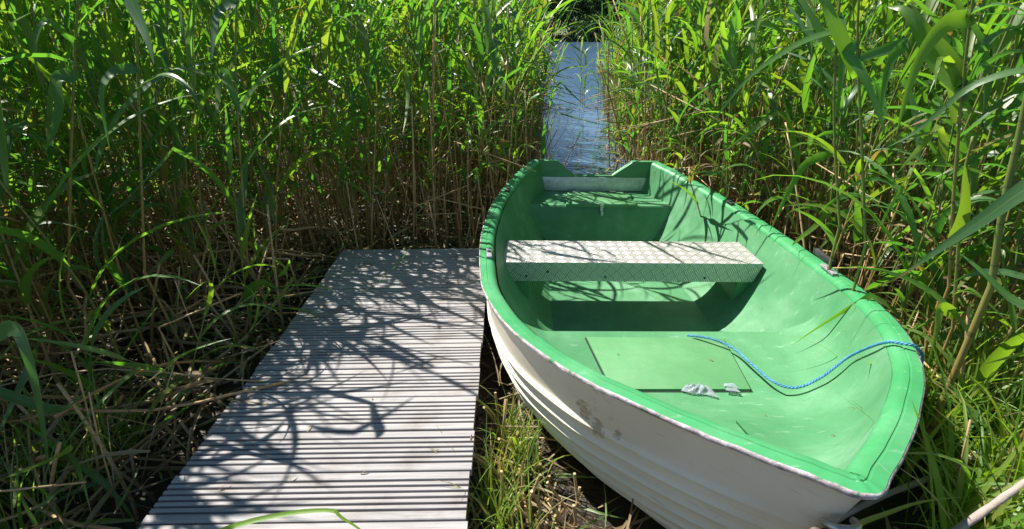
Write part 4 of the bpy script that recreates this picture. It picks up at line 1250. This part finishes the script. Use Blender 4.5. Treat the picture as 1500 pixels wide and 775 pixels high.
# small straw scraps on the planks
for i, (px, py) in enumerate(((575, 475), (640, 480), (545, 584), (455, 625), (430, 700), (535, 692), (330, 712), (635, 660), (605, 520), (690, 640))):
    p = at_z(px, py, PZ + 0.004)
    L = RNG.uniform(0.015, 0.05); a = RNG.uniform(0, 3.14); q = np.linspace(-.5, .5, 6)
    P = np.stack([q * L * math.cos(a), q * L * math.sin(a), 0.004 * np.cos(q * 5)], -1)
    V, F, U = blade(P, 0.005, (0, 0, 1), 0.3, 1.0)
    o = link('straw_scrap', mesh('straw_scrap', V, F, M['dry_leaf'], True, None, U, np.full(len(V), 0.8)))
    o.location = p
    tag(o, 'tiny dry straw scrap lying on the pier planks', 'straw scrap', 'straw scraps on the pier')
for px, py in ((1040, 528), (905, 520), (1220, 640), (1120, 610), (1250, 600), (905, 478)):
    p = boat_hit(px, py, [liner, foredeck_hatch])[0]
    L = RNG.uniform(0.012, 0.035); a = RNG.uniform(0, 3.14); q = np.linspace(-.5, .5, 6)
    P = np.stack([q * L * math.cos(a), q * L * math.sin(a), 0.003 + 0.003 * np.cos(q * 5)], -1)
    V, F, U = blade(P, 0.004, (0, 0, 1), 0.3, 1.0)
    o = link('straw_scrap', mesh('straw_scrap', V, F, M['dry_leaf'], True, None, U, np.full(len(V), 0.3)))
    o.location = p
    tag(o, 'tiny dry straw scrap lying inside the green boat', 'straw scrap', 'straw scraps in the boat')
# small broad-leaved weed in the shade left of the pier
wd = at_z(205, 650, 0.1)
weed = thing('weed', 'small round-leaved weed in the shade left of the pier', 'weed', (wd[0], wd[1], float(ground_z(wd[0], wd[1]))))
V, F, U = tube([(0, 0, 0), (0.01, 0, 0.1), (0.0, 0.01, 0.24)], 0.003, 5)
link('stem', mesh('stem', V, F, M['stem'], True, None, U, np.full(len(V), 0.9)), weed)
for k in range(12):
    a = k * 2.4; z = 0.05 + 0.017 * k; L = 0.06 - 0.002 * k
    q = np.linspace(0, 1, 7); w = np.sin(np.clip(q * 1.05, 0, 1) * np.pi) ** 0.7 * L * 0.38 + 0.0006
    C = np.stack([q * L + 0.008, q * 0, z + 0.02 * q - 0.03 * q ** 2], -1)
    V = np.stack([C + np.stack([w * 0, -w, w * 0.25], -1), C, C + np.stack([w * 0, w, w * 0.25], -1)], 1).reshape(-1, 3)
    U = np.stack(np.broadcast_arrays(np.array([0, .5, 1.0])[None], q[:, None] * 0.6), -1).reshape(-1, 2)
    link('leaf', mesh('leaf', rotz(V, a), grid_faces(7, 3), M['grass'], True, None, U, np.full(len(V), 0.2)), weed)

# ------------------------------------------------------------------ trees on the far shore
def tree(x, y, hgt, wid, label, seed):
    rg = np.random.default_rng(seed)
    z0 = float(ground_z(x, y))
    t = thing('lakeside_tree', label, 'tree', (x, y, z0), group='trees on the far shore')
    a_ = Acc()
    P = np.stack([0.2 * np.sin(np.linspace(0, 3, 8)), 0 * np.linspace(0, 1, 8), np.linspace(-0.2, hgt * 0.8, 8)], -1)
    V, F, U = tube(P, np.linspace(0.22, 0.05, 8), 8); a_.add(V, F, U, 0.5)
    for k in range(9):
        a = k * 2.4; zb = hgt * rg.uniform(0.2, 0.7); L = wid * rg.uniform(0.3, 0.5)
        V, F, U = tube([(0, 0, zb), (L * .5 * math.cos(a), L * .5 * math.sin(a), zb + L * .35), (L * math.cos(a), L * math.sin(a), zb + L * .5)], [0.08, 0.05, 0.02], 5); a_.add(V, F, U, 0.4)
    link('trunk', a_.mesh('trunk', M['bark']), t)
    c = Acc()
    ncl = 75
    for k in range(ncl):
        d = rg.normal(size=3); d /= np.linalg.norm(d); rr = rg.uniform(0.55, 1.0)
        ctr = np.array([d[0] * wid * .5 * rr, d[1] * wid * .5 * rr, hgt * 0.52 + d[2] * hgt * 0.47 * rr])
        m_ = 170
        p = ctr + rg.normal(0, wid * 0.10, (m_, 3))
        s1, s2 = rg.normal(size=(2, m_, 3)); s1 /= np.linalg.norm(s1, axis=1)[:, None]; s2 = np.cross(s1, s2); s2 /= np.linalg.norm(s2, axis=1)[:, None]
        w = rg.uniform(0.12, 0.26, (m_, 1))
        V = np.stack([p - s1 * w, p + s2 * w * .6, p + s1 * w, p - s2 * w * .6], 1).reshape(-1, 3)
        c.V.append(V); c.F.append(np.arange(m_ * 4).reshape(-1, 4) + c.n); c.U.append(np.zeros((m_ * 4, 2))); c.T.append(np.full(m_ * 4, rg.random())); c.n += m_ * 4
    link('crown', c.mesh('crown', M['foliage']), t)
names = ['dark tree on the far shore, left of the gap in the reeds', 'dark round tree on the far shore at the left of the channel view', 'tall dark tree on the far shore in the middle of the channel view',
         'lighter tree on the far shore at the right of the channel view', 'low bush at the waterline of the far shore', 'tree on the far shore behind the right reeds']
for i, (x, y, h_, w_) in enumerate(((-8, 78, 7.0, 8), (0.5, 76, 7.2, 7.5), (5.5, 77, 7.6, 7), (12.5, 79, 6.2, 7), (10.5, 72.5, 2.6, 5), (20, 78, 7, 9))):
    tree(x, y, h_, w_, names[i], 40 + i)
